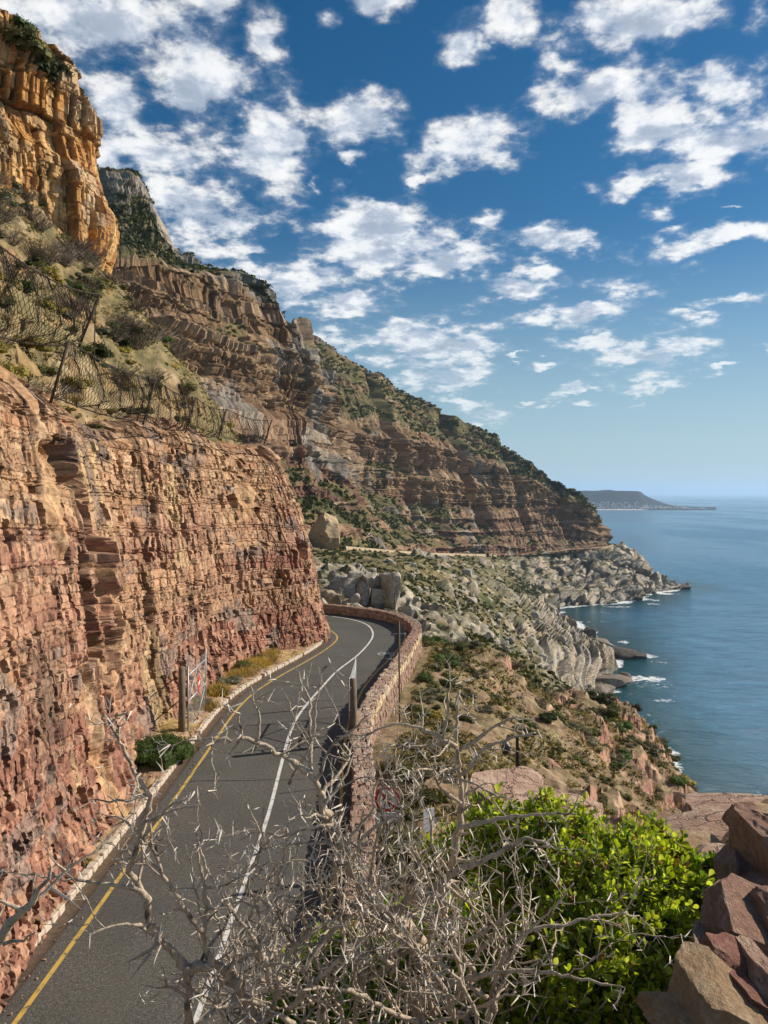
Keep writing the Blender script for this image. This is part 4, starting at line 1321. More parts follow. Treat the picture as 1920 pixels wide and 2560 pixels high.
# ------------------------------------------------------------------ small mesh builders
class MB:
    """collects tubes, boxes and plates, then links them as one mesh object"""
    def __init__(self):
        self.V, self.F = [], []

    def tube(self, pts, r, n=6, cap=True):
        pts = [Vector(p) for p in pts]
        rs = r if isinstance(r, (list, tuple)) else [r] * len(pts)
        b0 = len(self.V)
        ref = None
        for i, p in enumerate(pts):
            tg = (pts[min(i + 1, len(pts) - 1)] - pts[max(i - 1, 0)])
            tg = tg.normalized() if tg.length > 1e-9 else Vector((0, 0, 1))
            if ref is None:
                ref = Vector((1, 0, 0)) if abs(tg.x) < .8 else Vector((0, 1, 0))
            a = (ref - tg * ref.dot(tg)).normalized()
            ref = a
            c = tg.cross(a)
            for j in range(n):
                an = 2 * math.pi * j / n
                self.V.append(p + (a * math.cos(an) + c * math.sin(an)) * rs[i])
        for i in range(len(pts) - 1):
            for j in range(n):
                k = (j + 1) % n
                self.F.append((b0 + i * n + j, b0 + i * n + k, b0 + (i + 1) * n + k, b0 + (i + 1) * n + j))
        if cap:
            self.F.append(tuple(b0 + j for j in reversed(range(n))))
            self.F.append(tuple(b0 + (len(pts) - 1) * n + j for j in range(n)))
        return self

    def box(self, c, s, rot=None):
        b0 = len(self.V)
        for z in (-1, 1):
            for (x, y) in ((-1, -1), (1, -1), (1, 1), (-1, 1)):
                v = Vector((x * s[0] / 2, y * s[1] / 2, z * s[2] / 2))
                if rot is not None:
                    v = rot @ v
                self.V.append(v + Vector(c))
        for f in ((3, 2, 1, 0), (4, 5, 6, 7), (0, 1, 5, 4), (1, 2, 6, 5), (2, 3, 7, 6), (3, 0, 4, 7)):
            self.F.append(tuple(b0 + i for i in f))
        return self

    def plate(self, outline, th, M4):
        """a flat outline (x,z) given thickness along y"""
        b0, n = len(self.V), len(outline)
        for y in (-th / 2, th / 2):
            for (x, z) in outline:
                self.V.append(M4 @ Vector((x, y, z)))
        self.F.append(tuple(b0 + i for i in range(n)))
        self.F.append(tuple(b0 + n + i for i in reversed(range(n))))
        for i in range(n):
            j = (i + 1) % n
            self.F.append((b0 + j, b0 + i, b0 + n + i, b0 + n + j))
        return self

    def build(self, name, mat, parent=None, smooth=False):
        me = bpy.data.meshes.new(name)
        me.from_pydata([tuple(v) for v in self.V], [], self.F)
        me.materials.append(mat)
        if smooth:
            me.polygons.foreach_set('use_smooth', np.ones(len(me.polygons), bool))
        me.update()
        return link(bpy.data.objects.new(name, me), parent)


def empty(name, loc, label, cat, group=None, rz=0.0):
    e = bpy.data.objects.new(name, None)
    e.empty_display_size = .3
    link(e)
    e.location = loc
    e.rotation_euler = (0, 0, rz)
    return tag(e, label, cat, group)


def stone_mesh(name, seed, mat, jit=.16):
    """chunky squared stone, 1 x 1 x 1 before scaling, corners broken off"""
    r = random.Random(seed)
    bm = bmesh.new()
    bmesh.ops.create_cube(bm, size=1.0)
    for v in bm.verts:
        v.co += Vector((r.uniform(-jit, jit), r.uniform(-jit, jit), r.uniform(-jit * .5, jit * .5)))
    bmesh.ops.bevel(bm, geom=bm.edges[:], offset=.10, segments=1, affect='EDGES')
    me = bpy.data.meshes.new(name)
    bm.to_mesh(me)
    bm.free()
    me.materials.append(mat)
    return me


def stone_mat(name, c1, c2, c3):
    m, t, b = principled(name, c1, .9, .15)
    oi = t.n('ShaderNodeObjectInfo')
    tc = t.n('ShaderNodeTexCoord')
    geo = t.n('ShaderNodeNewGeometry')
    n = t.noise(geo.outputs['Position'], 5, 6, .7)
    c = t.ramp(t.math('ADD', t.math('MULTIPLY', oi.outputs['Random'], .55), t.math('MULTIPLY', t.noise(geo.outputs['Position'], 1.7, 3, .6), .45)), [(.1, c1), (.45, c2), (.8, c3)])
    f = t.math('MULTIPLY_ADD', n, 1.2, .4)
    cb = t.n('ShaderNodeCombineColor')
    for i in range(3):
        t.link(f, cb.inputs[i])
    t.link(t.mixc(1.0, c, cb.outputs[0], 'MULTIPLY'), b.inputs['Base Color'])
    bp = t.n('ShaderNodeBump')
    bp.inputs['Strength'].default_value = .6
    bp.inputs['Distance'].default_value = .03
    t.link(n, bp.inputs['Height'])
    t.link(bp.outputs[0], b.inputs['Normal'])
    return m


# ------------------------------------------------------------------ stone parapet along the outer edge
def build_wall():
    c, L = curve_pts(WALL_IN, .1)
    ce = offset_curve(c, .42)
    root = empty('parapet_wall', (ce[0, 0], ce[0, 1], ZR), 'long red stone parapet wall curving along the outer edge of the road', 'wall')
    org = Vector(root.location)
    inn, out = offset_curve(c, .05), offset_curve(c, .67)
    G = np.zeros((len(c), 4, 3))
    G[:, 0, :2], G[:, 1, :2], G[:, 2, :2], G[:, 3, :2] = inn, inn, out, out
    G[:, 0, 2], G[:, 1, 2], G[:, 2, 2], G[:, 3, 2] = ZR - .1, ZR + .68, ZR + .68, ZR - 2.2
    G -= np.array(org)
    grid_obj('wall_core', G, M['mortar'], None, False, True, root)
    M['wall_stone'] = stone_mat('wall_stone', (.27, .165, .12), (.36, .25, .185), (.46, .36, .275))
    M['wall_face'] = stone_mat('wall_stone_sunlit', (.40, .27, .16), (.50, .38, .23), (.56, .45, .30))  # paler and yellower: sunlight on the outer face put into the stone colour
    tops = [stone_mesh('coping_stone', i, M['wall_stone'], .2) for i in range(8)]
    faces = [stone_mesh('face_stone', 40 + i, M['wall_face'], .2) for i in range(6)]
    inners = [stone_mesh('inner_stone', 80 + i, M['wall_stone'], .2) for i in range(6)]
    r = random.Random(3)
    items = []
    tang = np.gradient(c, axis=0)

    def at_len(s):
        i = min(int(s / L[-1] * (len(c) - 1)), len(c) - 1)
        t = Vector((tang[i, 0], tang[i, 1], 0)).normalized()
        return Vector((c[i, 0], c[i, 1], 0)), t, Vector((t.y, -t.x, 0))
    # coping: courses of uneven stones
    for lane, w in ((.10, .18), (.28, .18), (.46, .18), (.62, .18)):
        s = 0.0
        while s < L[-1]:
            l = r.uniform(.16, .46)
            p, t, n = at_len(s + l / 2)
            if p.y < 12 or p.y > 76:
                s += l
                continue
            items.append((p + n * (lane + r.uniform(-.06, .06)) + Vector((0, 0, ZR + .70 + r.uniform(-.015, .02))), math.atan2(t.y, t.x), (l * .97, w * r.uniform(.85, 1.12), .16), tops, r.random(), 'coping_stone'))
            s += l
    for row, (zz, h, stack, off, nm) in enumerate([(.54, .24, faces, .67, 'face_stone'), (.36, .25, faces, .67, 'face_stone'), (.10, .25, faces, .67, 'face_stone'), (-.16, .25, faces, .67, 'face_stone'), (-.42, .25, faces, .67, 'face_stone'), (-.70, .28, faces, .67, 'face_stone'),
                                                   (.54, .24, inners, .05, 'inner_stone'), (.37, .24, inners, .05, 'inner_stone'), (.12, .24, inners, .05, 'inner_stone')]):
        s = r.uniform(0, .3)
        while s < L[-1]:
            l = r.uniform(.18, .5)
            p, t, n = at_len(s + l / 2)
            if 14 < p.y < 75 and not (zz < -.3 and p.y > 62):
                items.append((p + n * off + Vector((0, 0, ZR + zz)), math.atan2(t.y, t.x), (l * .95, .16 * r.uniform(.8, 1.3), h * r.uniform(.85, 1.0)), stack, r.random(), nm))
            s += l
    # the stones that show largest become parts of their own, the rest one joined part
    def score(it):
        p, nm = it[0], it[5]
        seen = (27 < p.y < 63) if nm == 'coping_stone' else ((31 < p.y < 58 and nm == 'face_stone' and p.z > ZR + .2) or (62 < p.y < 72 and nm == 'inner_stone'))
        return (0 if seen else 1000) + p.y * (1.0 if nm == 'coping_stone' else 1.3)
    items.sort(key=score)
    V, Q = [], []
    cnt = {}
    for i, (p, a, s, stack, q, nm) in enumerate(items):
        if cnt.get(nm, 0) < 290 and score(items[i]) < 1000:
            cnt[nm] = cnt.get(nm, 0) + 1
            o = bpy.data.objects.new(nm, stack[int(q * len(stack)) % len(stack)])
            link(o, root)
            o.location = p - org
            o.rotation_euler = (r.uniform(-.06, .06), r.uniform(-.05, .05), a + r.uniform(-.22, .22) * (nm == 'coping_stone'))
            o.scale = s
        else:
            me = stack[int(q * len(stack)) % len(stack)]
            mt = Matrix.Translation(p - org) @ Matrix.Rotation(a, 4, 'Z') @ Matrix.Diagonal((*s, 1))
            b0 = len(V)
            V += [tuple(mt @ v.co) for v in me.vertices]
            Q += [tuple(b0 + k for k in pl.vertices) for pl in me.polygons]
    me = bpy.data.meshes.new('wall_stones')
    me.from_pydata(V, [], Q)
    me.materials.append(M['wall_stone'])
    tag(link(bpy.data.objects.new('wall_stones', me), root), None, None, None, 'stuff')


build_wall()


def build_kerb():
    c, L = curve_pts(LEFT_Y, .1)
    kc = offset_curve(c, -.98)
    root = empty('kerb', (kc[40, 0], kc[40, 1], ZR), 'pale concrete kerb stones edging the gutter under the cliff', 'kerb')
    org = Vector(root.location)
    me = [stone_mesh('kerb_stone', 200 + i, M['kerb'], .05) for i in range(5)]
    r = random.Random(8)
    s, i = 3.5, 0
    tg = np.gradient(kc, axis=0)
    while s < L[-1] - 4 and i < 290:
        l = r.uniform(.34, .42) if s > 9 else .5
        j = int((s + l / 2) / L[-1] * (len(c) - 1))
        if r.random() > .05:
            o = bpy.data.objects.new('kerb_stone', me[r.randrange(5)])
            link(o, root)
            o.location = Vector((kc[j, 0], kc[j, 1], ZR + .05 + r.uniform(-.015, .012))) - org
            o.rotation_euler = (r.uniform(-.05, .05), r.uniform(-.03, .03), math.atan2(tg[j, 1], tg[j, 0]) + r.uniform(-.06, .06))
            o.scale = (l * .94, .26, .22)
        s += l
        i += 1



def grit():
    rs = np.random.RandomState(6)
    c, L = curve_pts(LEFT_Y, .1)
    n = 500
    i = rs.randint(40, len(c) - 60, n)
    off = -(.15 + rs.rand(n) ** 1.5 * 2.2)
    nn = offset_curve(c, 1.0) - c
    p = c[i] + nn[i] * off[:, None]
    base = stone_mesh('grit_stone', 900, M['cliff_grit'], .25)
    bv = np.array([v.co[:] for v in base.vertices])
    V, Q = [], []
    for k in range(n):
        s_ = rs.uniform(.015, .05) * (1.8 if off[k] < -1.0 else 1)
        a = rs.rand() * 6.28
        w = bv * s_ * rs.uniform(.6, 1.4, 3)
        b0 = len(V)
        z = ZR + (.01 if off[k] > -.9 else .22)
        V += [(p[k, 0] + q[0] * math.cos(a) - q[1] * math.sin(a), p[k, 1] + q[0] * math.sin(a) + q[1] * math.cos(a), z + q[2]) for q in w]
        Q += [tuple(b0 + j for j in f.vertices) for f in base.polygons]
    me = bpy.data.meshes.new('rockfall_grit')
    me.from_pydata(V, [], Q)
    me.materials.append(M['cliff_grit'])
    tag(link(bpy.data.objects.new('rockfall_grit', me)), 'small fallen stones along the gutter under the cliff', 'gravel', None, 'stuff')


M['cliff_grit'] = rock_mat('fallen_stone', 8, 1, .4, .02, .8, False, (.40, .25, .16))
build_kerb()
grit()


# ------------------------------------------------------------------ gates
def wire_net(mb, p00, p10, p01, p11, step, r):
    """diamond wire on a flat four-cornered panel"""
    p00, p10, p01, p11 = map(Vector, (p00, p10, p01, p11))
    w, h = (p10 - p00).length, (p01 - p00).length

    def pt(u, v):
        return p00.lerp(p10, u).lerp(p01.lerp(p11, u), v)
    k = -h
    while k < w:
        for sgn in (1, -1):
            x0, x1 = k, k + h
            a, b = max(0, -x0 / h), min(1, (w - x0) / h)
            if b > a:
                u0, u1 = (x0 + a * h) / w, (x0 + b * h) / w
                if sgn < 0:
                    mb.tube([pt(u0, 1 - a), pt(u1, 1 - b)], r, 3, False)
                else:
                    mb.tube([pt(u0, a), pt(u1, b)], r, 3, False)
        k += step


def gate(base, far, h, label, post_at, post_h, lean=0.0):
    base, far = Vector(base), Vector(far)
    root = empty('mesh_gate', base, label, 'gate', 'road gates')
    f = far - base
    up = Vector((0, 0, h))
    nh = up + Vector((0, 0, .25))
    mb = MB()
    r = .035
    for a, b_ in ((Vector(), nh), (f, f + up * 1.12), (Vector() + up * .02, f + up * .02), (up * .5, f + up * .5), (up * .93, f + up * .93)):
        mb.tube([a, b_], r, 7)
    mb.build('gate_frame', M['steel'], root, True)
    mb = MB()
    for a, b_ in ((up * .5, f * .5 + up * .93), (f * .5 + up * .93, f + up * .5), (up * .5, f * .5 + up * .02), (f * .5 + up * .02, f + up * .5)):
        mb.tube([a, b_], .024, 6)
    mb.build('gate_brace', M['steel'], root, True)
    mb = MB()
    wire_net(mb, up * .02, f + up * .02, up * 1.05, f + up * 1.08, .22, .0035)
    tag(mb.build('wire_mesh', M['steel'], root), None, None, None, 'stuff')
    po = Vector(post_at) - base
    mb = MB().tube([po, po + Vector((.02, 0, post_h * .5)), po + Vector((0, .02, post_h))], [.17, .16, .15], 12)
    mb.build('gate_post', M['wood'], root, True)
    for z in (.25, .5, .85):
        MB().tube([po + Vector((0, 0, h * z)), Vector((0, 0, h * z))], .03, 6).build('hinge', M['rust'], root)
    return root


g = gate((-8.97, 35.4, ZR + .1), (-8.97, 38.9, ZR + .1), 2.75, 'steel mesh gate swung open against the cliff, red and white reflector on it', (-9.22, 35.25, ZR - .1), 3.15)
mb = MB()
mt = Matrix.Translation((0.06, 1.85, 1.75)) @ Matrix.Rotation(rad(90), 4, 'Z')
oc = [(math.cos(a) * .16, math.sin(a) * .40) for a in np.linspace(0, 2 * math.pi, 17)[:-1]]
mb.plate(oc, .012, mt)
plate = mb.build('reflector_plate', M['sign_red'], g)
mb = MB().plate([(-.15, -.08), (.15, .02), (.15, .13), (-.15, .03)], .006, mt @ Matrix.Translation((0, -.012, 0)))
mb.build('reflector_stripe', M['sign_white'], plate)
gate((-1.55, 34.4, ZR + .05), (-1.42, 38.3, ZR + .05), 2.5, 'steel mesh gate folded back along the parapet wall beside its round wooden post', (-1.36, 33.95, ZR), 2.85)


# ------------------------------------------------------------------ signs and poles
def glyphs(text, size, parent, loc, mat):
    cu = bpy.data.curves.new('lettering', 'FONT')
    cu.body = text
    cu.size = size
    cu.align_x = 'CENTER'
    cu.extrude = .002
    tmp = bpy.data.objects.new('lettering', cu)
    link(tmp)
    dg = bpy.context.evaluated_depsgraph_get()
    me = bpy.data.meshes.new_from_object(tmp.evaluated_get(dg))
    bpy.data.objects.remove(tmp)
    me.materials.clear()
    me.materials.append(mat)
    o = link(bpy.data.objects.new('lettering', me), parent)
    o.location = loc
    o.rotation_euler = (rad(90), 0, 0)
    o['kind'] = 'stuff'
    return o


def disc(r, n=32):
    return [(math.cos(a) * r, math.sin(a) * r) for a in np.linspace(0, 2 * math.pi, n + 1)[:-1]]


def round_sign():
    X, Y, Z = P(968, 1999, 22.5)
    zb = float(slope_z(X + .1, Y)) - .1
    root = empty('round_sign', (X, Y + .05, zb), 'round red ringed prohibition sign with No Pedestrians plate behind the thorn bush', 'sign')
    h = Z - zb
    MB().tube([(0, .06, 0), (0, .06, h + .3)], .04, 8).build('pole', M['wood'], root, True)
    I = Matrix.Translation((0, 0, h))
    red = MB().plate(disc(.36), .02, I).build('disc', M['sign_red'], root)
    MB().plate(disc(.285), .01, I @ Matrix.Translation((0, -.012, 0))).build('white_field', M['sign_white'], red)
    mb = MB()
    # walking figure and the red bar across it
    mb.plate([(x - .02, z + .17) for x, z in disc(.045, 14)], .006, I @ Matrix.Translation((0, -.021, 0)))
    for pl in ([(-.06, .11), (.03, .12), (.045, -.04), (-.045, -.04)], [(-.04, -.04), (.0, -.04), (-.07, -.22), (-.11, -.21)], [(.0, -.04), (.045, -.04), (.10, -.21), (.06, -.22)], [(.02, .11), (.05, .09), (.12, -.01), (.09, -.03)], [(-.05, .10), (-.03, .06), (-.11, -.03), (-.13, 0)]):
        mb.plate(pl, .006, I @ Matrix.Translation((0, -.021, 0)))
    mb.build('pedestrian_symbol', M['sign_black'], red)
    MB().plate([(-.25, .20), (-.20, .25), (.25, -.20), (.20, -.25)], .006, I @ Matrix.Translation((0, -.028, 0))).build('red_bar', M['sign_red'], red)
    pl = MB().plate([(-.36, -.66), (.36, -.66), (.36, -.40), (-.36, -.40)], .02, I).build('name_plate', M['sign_white'], root)
    mb = MB()
    for o_ in ([(-.35, -.43), (.35, -.43), (.35, -.415), (-.35, -.415)], [(-.35, -.645), (.35, -.645), (.35, -.63), (-.35, -.63)], [(-.35, -.645), (-.335, -.645), (-.335, -.415), (-.35, -.415)], [(.335, -.645), (.35, -.645), (.35, -.415), (.335, -.415)]):
        mb.plate(o_, .004, I @ Matrix.Translation((0, -.013, 0)))
    mb.build('plate_border', M['sign_black'], pl)
    glyphs('No Pedestrians', .105, pl, (0, -.013, h - .555), M['sign_black'])


round_sign()


def side_sign():
    X, Y, Z = P(1072, 2050, 20.5)
    zb = float(slope_z(X, Y)) - .1
    root = empty('notice_board', (X, Y, zb), 'blank white notice board on a pole right of the round sign', 'sign', None, rad(24))
    h = Z - zb
    MB().tube([(0, .06, 0), (0, .06, h + .35)], .035, 8).build('pole', M['wood'], root, True)
    MB().plate([(-.16, -.30), (.16, -.30), (.16, .30), (-.16, .30)], .02, Matrix.Translation((0, 0, h))).build('board', M['sign_white'], root)


side_sign()


def triangle_sign():
    X, Y, Z = P(997, 1572, 41)
    zb = float(slope_z(X + .1, Y)) - .2
    root = empty('warning_sign', (X, Y, zb), 'triangular warning sign seen from behind on a tall pole outside the parapet', 'sign', None, rad(14))
    h = Z - zb
    MB().tube([(.03, -.05, 0), (0, -.05, h + .42)], .05, 8).build('pole', M['wood'], root, True)
    tri = MB().plate([(-.45, -.34), (.45, -.34), (.04, .44), (-.04, .44)], .02, Matrix.Translation((0, 0, h))).build('triangle', M['sign_back'], root)
    MB().box((0, -.02, h - .25), (.7, .02, .05)).build('stiffener', M['steel'], tri)
    MB().box((.34, -.022, h - .27), (.10, .008, .10)).build('sticker', M['sign_white'], tri)
    MB().plate([(-.24, -.74), (.16, -.74), (.16, -.40), (-.24, -.40)], .02, Matrix.Translation((0, 0, h))).build('supplementary_plate', M['sign_back'], root)


triangle_sign()


def post_thing(name, base, top, r, mat, label, cat):
    base, top = Vector(base), Vector(top)
    e = empty(name, base, label, cat)
    d = top - base
    MB().tube([(0, 0, 0), d * .5 + Vector((.01, 0, 0)), d], [r, r * .95, r * .85], 8).build('shaft', mat, e, True)
    c = MB().tube([d, d + Vector((0, 0, .05))], r * 1.25, 8).build('cap', M['rust'], e)
    return e


b0 = P(1048, 1930, 30)
post_thing('thin_pole', (b0[0], b0[1], float(slope_z(b0[0], b0[1])) - .2), P(1027, 1762, 30), .03, M['wood'], 'thin leaning pole on the bank right of the parapet', 'pole')
b0 = P(988, 1545, 73)
post_thing('marker_post', (b0[0], b0[1], ZR - 2.2), P(987, 1484, 73), .05, M['dark_metal'], 'dark thin post standing behind the bend of the parapet', 'post')


def cctv():
    X, Y, Z = P(1293, 1842, 24)
    zb = float(slope_z(X, Y)) - .2
    root = empty('dome_camera', (X, Y, zb), 'black dome surveillance camera hanging from an arm on a dark pole', 'camera')
    h = Z - zb
    MB().box((0, 0, h / 2), (.085, .085, h)).build('pole', M['dark_metal'], root)
    dx = (1264 - 1293) / F * 24
    mb = MB().tube([(0, 0, h - .03), (dx * .4, 0, h + .03), (dx * .85, 0, h - .02), (dx, 0, h - .12)], .028, 8)
    mb.build('arm', M['dark_metal'], root, True)
    prof = [(0.02, -.10), (.05, -.11), (.055, -.20), (.10, -.23), (.135, -.27), (.14, -.36), (.125, -.375)]
    G = np.array([[(dx + rr * math.cos(a), rr * math.sin(a), h + zz) for a in np.linspace(0, 2 * math.pi, 19)] for rr, zz in prof])
    hs = grid_obj('housing', G, M['cam_body'], None, True, True, root)
    prof = [(.122, -.37), (.12, -.45), (.10, -.52), (.06, -.57), (.002, -.585)]
    G = np.array([[(dx + rr * math.cos(a), rr * math.sin(a), h + zz) for a in np.linspace(0, 2 * math.pi, 19)] for rr, zz in prof])
    grid_obj('dome', G, M['cam_glass'], None, True, True, root)


M['cam_body'], _, _ = principled('camera_body', (.03, .035, .045), .35, .5)
M['cam_glass'], _, _ = principled('smoked_dome', (.012, .013, .016), .08, .6)
cctv()


# ------------------------------------------------------------------ rockfall nets on the cliff top
def catch_fence(label, pts, lean, height, cell, sag, seed):
    """pts: feet of the posts"""
    pts = [Vector(p) for p in pts]
    root = empty('catch_fence', pts[0], label, 'fence', 'rockfall fences')
    org = pts[0]
    r = random.Random(seed)
    tops = []
    for i, p in enumerate(pts):
        hh = height[i] if isinstance(height, (list, tuple)) else height
        tp = p + Vector((lean[0], lean[1], hh)) + Vector((r.uniform(-.1, .1), r.uniform(-.1, .1), 0))
        tops.append(tp)
        if i or len(pts) > 3:
            MB().tube([p - org - Vector((0, 0, .3)), tp - org], .05, 8).build('post', M['rust'], root, True)
    up, lo = MB(), MB()
    net = MB()
    for i in range(len(pts) - 1):
        n = 12
        ce = [tops[i].lerp(tops[i + 1], j / n) - Vector((0, 0, sag * 4 * (j / n) * (1 - j / n))) - org for j in range(n + 1)]
        up.tube(ce, .028, 5)
        cl = [pts[i].lerp(pts[i + 1], j / n) + Vector((0, 0, -.1)) - Vector((-.15, 0, sag * .8 * 4 * (j / n) * (1 - j / n))) - org for j in range(n + 1)]
        lo.tube(cl, .03, 5)
        w, h = (pts[i + 1] - pts[i]).length, (tops[i] - pts[i]).length
        nx, nz = max(4, int(w / cell)), max(3, int(h / (cell * .8)))

        def pt(a, b):
            j = a * n
            k = min(int(j), n - 1)
            q = cl[k].lerp(cl[k + 1], j - k).lerp(ce[k].lerp(ce[k + 1], j - k), b)
            bel = math.sin(math.pi * b) * math.sin(math.pi * a)
            return q + Vector((.45 * bel, 0, -.28 * bel)) + Vector((.10 * math.sin(a * 37 + seed + b * 5), .08 * math.sin(b * 21 + a * 17), .07 * math.sin(a * 29 - b * 11)))
        for a in range(nx):
            for b in range(nz):
                sh = .5 if b % 2 else 0
                x0, x1, xm = (a + sh) / nx, (a + 1 + sh) / nx, (a + .5 + sh) / nx
                if x1 > 1.0001:
                    continue
                m_ = pt(min(xm, 1), (b + 1) / nz)
                for q0 in (x0, x1):
                    net.tube([pt(q0, b / nz), pt((q0 + min(xm, 1)) / 2 + r.uniform(-.1, .1) / nx, (b + .5) / nz), m_], .0095, 3, False)
    up.build('top_cable', M['wire'], root)
    lo.build('bottom_cable', M['wire'], root)
    tag(net.build('wire_net', M['wire'], root), None, None, None, 'stuff')
    return root


catch_fence('long sagging wire rockfall net running down along the cliff top on leaning posts',
            [P(126, 985, 25.4), P(357, 1046, 37), P(462, 1070, 44.5), P(545, 1086, 50), P(660, 1100, 56)], (.62, .05), [1.75, 1.9, 1.75, 1.65, 1.45], .16, .26, 3)
catch_fence('wire rockfall net at the left edge, strung higher up the slope on a dark post',
            [(-11.2, 14.5, CZ + 4.6), (-11.6, 20.5, CZ + 4.7), P(196, 850, 29)], (.7, .05), [2.4, 2.4, 1.75], .16, .40, 5)
mb_e = empty('stay_post', P(235, 880, 29.5), 'thin dark stay rod standing beside the upper fence post', 'post')
MB().tube([(0, 0, -.5), (.05, 0, 1.55)], .025, 6).build('rod', M['rust'], mb_e)
MB().tube([(.05, 0, 1.5), (.1, -.2, 1.75)], .012, 4).build('wire_stay', M['wire'], mb_e)
b0 = P(777, 1225, 62)
e = empty('leaning_snag', b0, 'bare dark leaning dead stem at the right edge of the cliff nose', 'dead stem')
MB().tube([(-.5, 0, -1.2), (-.2, 0, -.2), (.25, .1, .55), (.45, .1, 1.1)], [.05, .045, .035, .02], 6).build('stem', M['rust'], e)
MB().tube([(.0, 0, .15), (-.25, .05, .75)], [.03, .012], 5).build('branch', M['rust'], e)


# ------------------------------------------------------------------ plants
def unit(v):
    return v / (np.linalg.norm(v, axis=-1, keepdims=True) + 1e-9)


def leaf_quads(pos, nrm, size, rs, aspect=.5):
    """one bent diamond leaf (4 vertices) for each position"""
    n = len(pos)
    t = unit(np.cross(nrm, rs.randn(n, 3)))
    b = np.cross(nrm, t)
    s = size[:, None]
    A = pos - t * s * .5
    C = pos + t * s * .5
    Bq = pos + b * s * aspect * .5 + nrm * s * .12
    D = pos - b * s * aspect * .5 + nrm * s * .12
    V = np.stack([A, Bq, C, D], 1).reshape(-1, 3)
    i = np.arange(n)[:, None] * 4
    return V, np.concatenate([i, i + 1, i + 2, i + 3], 1)


def bush_mesh(name, seed, mat, nleaf=700, leaf=.13, lobes=9, flat=.75, core=True):
    rs = np.random.RandomState(seed)
    lc = np.stack([rs.uniform(-.62, .62, lobes), rs.uniform(-.62, .62, lobes), rs.uniform(.12, .62, lobes) * flat], 1)
    lr = rs.uniform(.26, .48, lobes)
    k = rs.randint(0, lobes, nleaf)
    dr = unit(rs.randn(nleaf, 3))
    dr[:, 2] = np.abs(dr[:, 2]) * 1.0 - .15
    dr = unit(dr)
    pos = lc[k] + dr * (lr[k] * rs.uniform(.72, 1.12, nleaf))[:, None] * np.array([1, 1, flat])
    pos[:, 2] = np.maximum(pos[:, 2], 0)
    V, Q = leaf_quads(pos, unit(dr + .8 * rs.randn(nleaf, 3)), leaf * rs.uniform(.6, 1.3, nleaf), rs, .55)
    if core:
        th = np.linspace(0, 2 * math.pi, 8)[:-1]
        for i in range(lobes):
            b0 = len(V)
            ring = []
            for (rr, zz) in ((.72, -.5), (.74, .1), (.5, .5)):
                ring.append(np.stack([lc[i, 0] + lr[i] * rr * np.cos(th), lc[i, 1] + lr[i] * rr * np.sin(th), np.full(7, lc[i, 2] + lr[i] * zz * flat)], 1))
            ring = np.concatenate(ring)
            V = np.concatenate([V, ring])
            qs = []
            for r_ in range(2):
                for j in range(7):
                    qs.append((b0 + r_ * 7 + j, b0 + r_ * 7 + (j + 1) % 7, b0 + r_ * 7 + 7 + (j + 1) % 7, b0 + r_ * 7 + 7 + j))
            for j in (0, 2, 4):
                qs.append((b0 + 14 + j, b0 + 14 + j + 1, b0 + 14 + (j + 2) % 7, b0 + 14))
            qs = [q for q in qs if len(set(q)) == 4]
            Q = np.concatenate([Q, np.array(qs)])
    return mesh_np(name, V, Q, mat)


def twig_mesh(name, seed, mat, n=70):
    """leafless grey shrub: stems that fork twice"""
    r = random.Random(seed)
    mb = MB()
    for i in range(n):
        a = r.uniform(0, 6.28)
        d = Vector((math.cos(a) * r.uniform(.25, 1), math.sin(a) * r.uniform(.25, 1), r.uniform(.35, .95)))
        p0 = Vector((r.uniform(-.25, .25), r.uniform(-.25, .25), 0))
        m = p0 + d * .55 + Vector((r.uniform(-.1, .1), r.uniform(-.1, .1), r.uniform(-.02, .1)))
        e = p0 + d
        mb.tube([p0, m, e], [.018, .012, .004], 3, False)
        for j in range(3):
            q = p0.lerp(e, r.uniform(.35, .9))
            e2 = q + Vector((r.uniform(-.3, .3), r.uniform(-.3, .3), r.uniform(-.02, .28)))
            mb.tube([q, q.lerp(e2, .5) + Vector((r.uniform(-.04, .04), r.uniform(-.04, .04), .02)), e2], [.009, .006, .003], 3, False)
    me = bpy.data.meshes.new(name)
    me.from_pydata([tuple(v) for v in mb.V], [], mb.F)
    me.materials.append(mat)
    return me


def grass_mesh(name, seed, mat, n=260):
    rs = np.random.RandomState(seed)
    b = np.stack([rs.uniform(-.6, .6, n), rs.uniform(-.6, .6, n), np.zeros(n)], 1)
    d = np.stack([rs.uniform(-.35, .35, n), rs.uniform(-.35, .35, n), rs.uniform(.25, .6, n)], 1)
    w = np.stack([rs.uniform(-1, 1, n), rs.uniform(-1, 1, n), np.zeros(n)], 1) * .022
    V = np.stack([b - w, b + w, b + d * .6 + w * .7, b + d], 1).reshape(-1, 3)
    i = np.arange(n)[:, None] * 4
    return mesh_np(name, V, np.concatenate([i, i + 1, i + 2, i + 3], 1), mat)


PROTO = {}
for key, mat, nn, lf, fl in (('olive', 'v_olive', 800, .11, .75), ('green', 'v_green', 800, .12, .8), ('yellow', 'v_yellow', 600, .11, .65), ('grey', 'v_grey', 800, .10, .7), ('dark', 'v_dark', 700, .12, .8)):
    PROTO[key] = [bush_mesh(key + '_bush', 100 + hash_ * 7 + len(key), M[mat], nn, lf, 9 + hash_, fl) for hash_ in range(3)]
PROTO['twig'] = [twig_mesh('twig_bush', 300 + i, M['v_dry']) for i in range(3)]
PROTO['grass'] = [grass_mesh('grass_tuft', 400 + i, M['v_grass']) for i in range(3)]


PROTO['fine'] = [bush_mesh('fine_bush', 700, M['v_green'], 6500, .045, 16, .72)]
PROTO['fineolive'] = [bush_mesh('fine_olive_bush', 701 + i, M['v_olive'], 3800, .055, 12, .7) for i in range(2)]


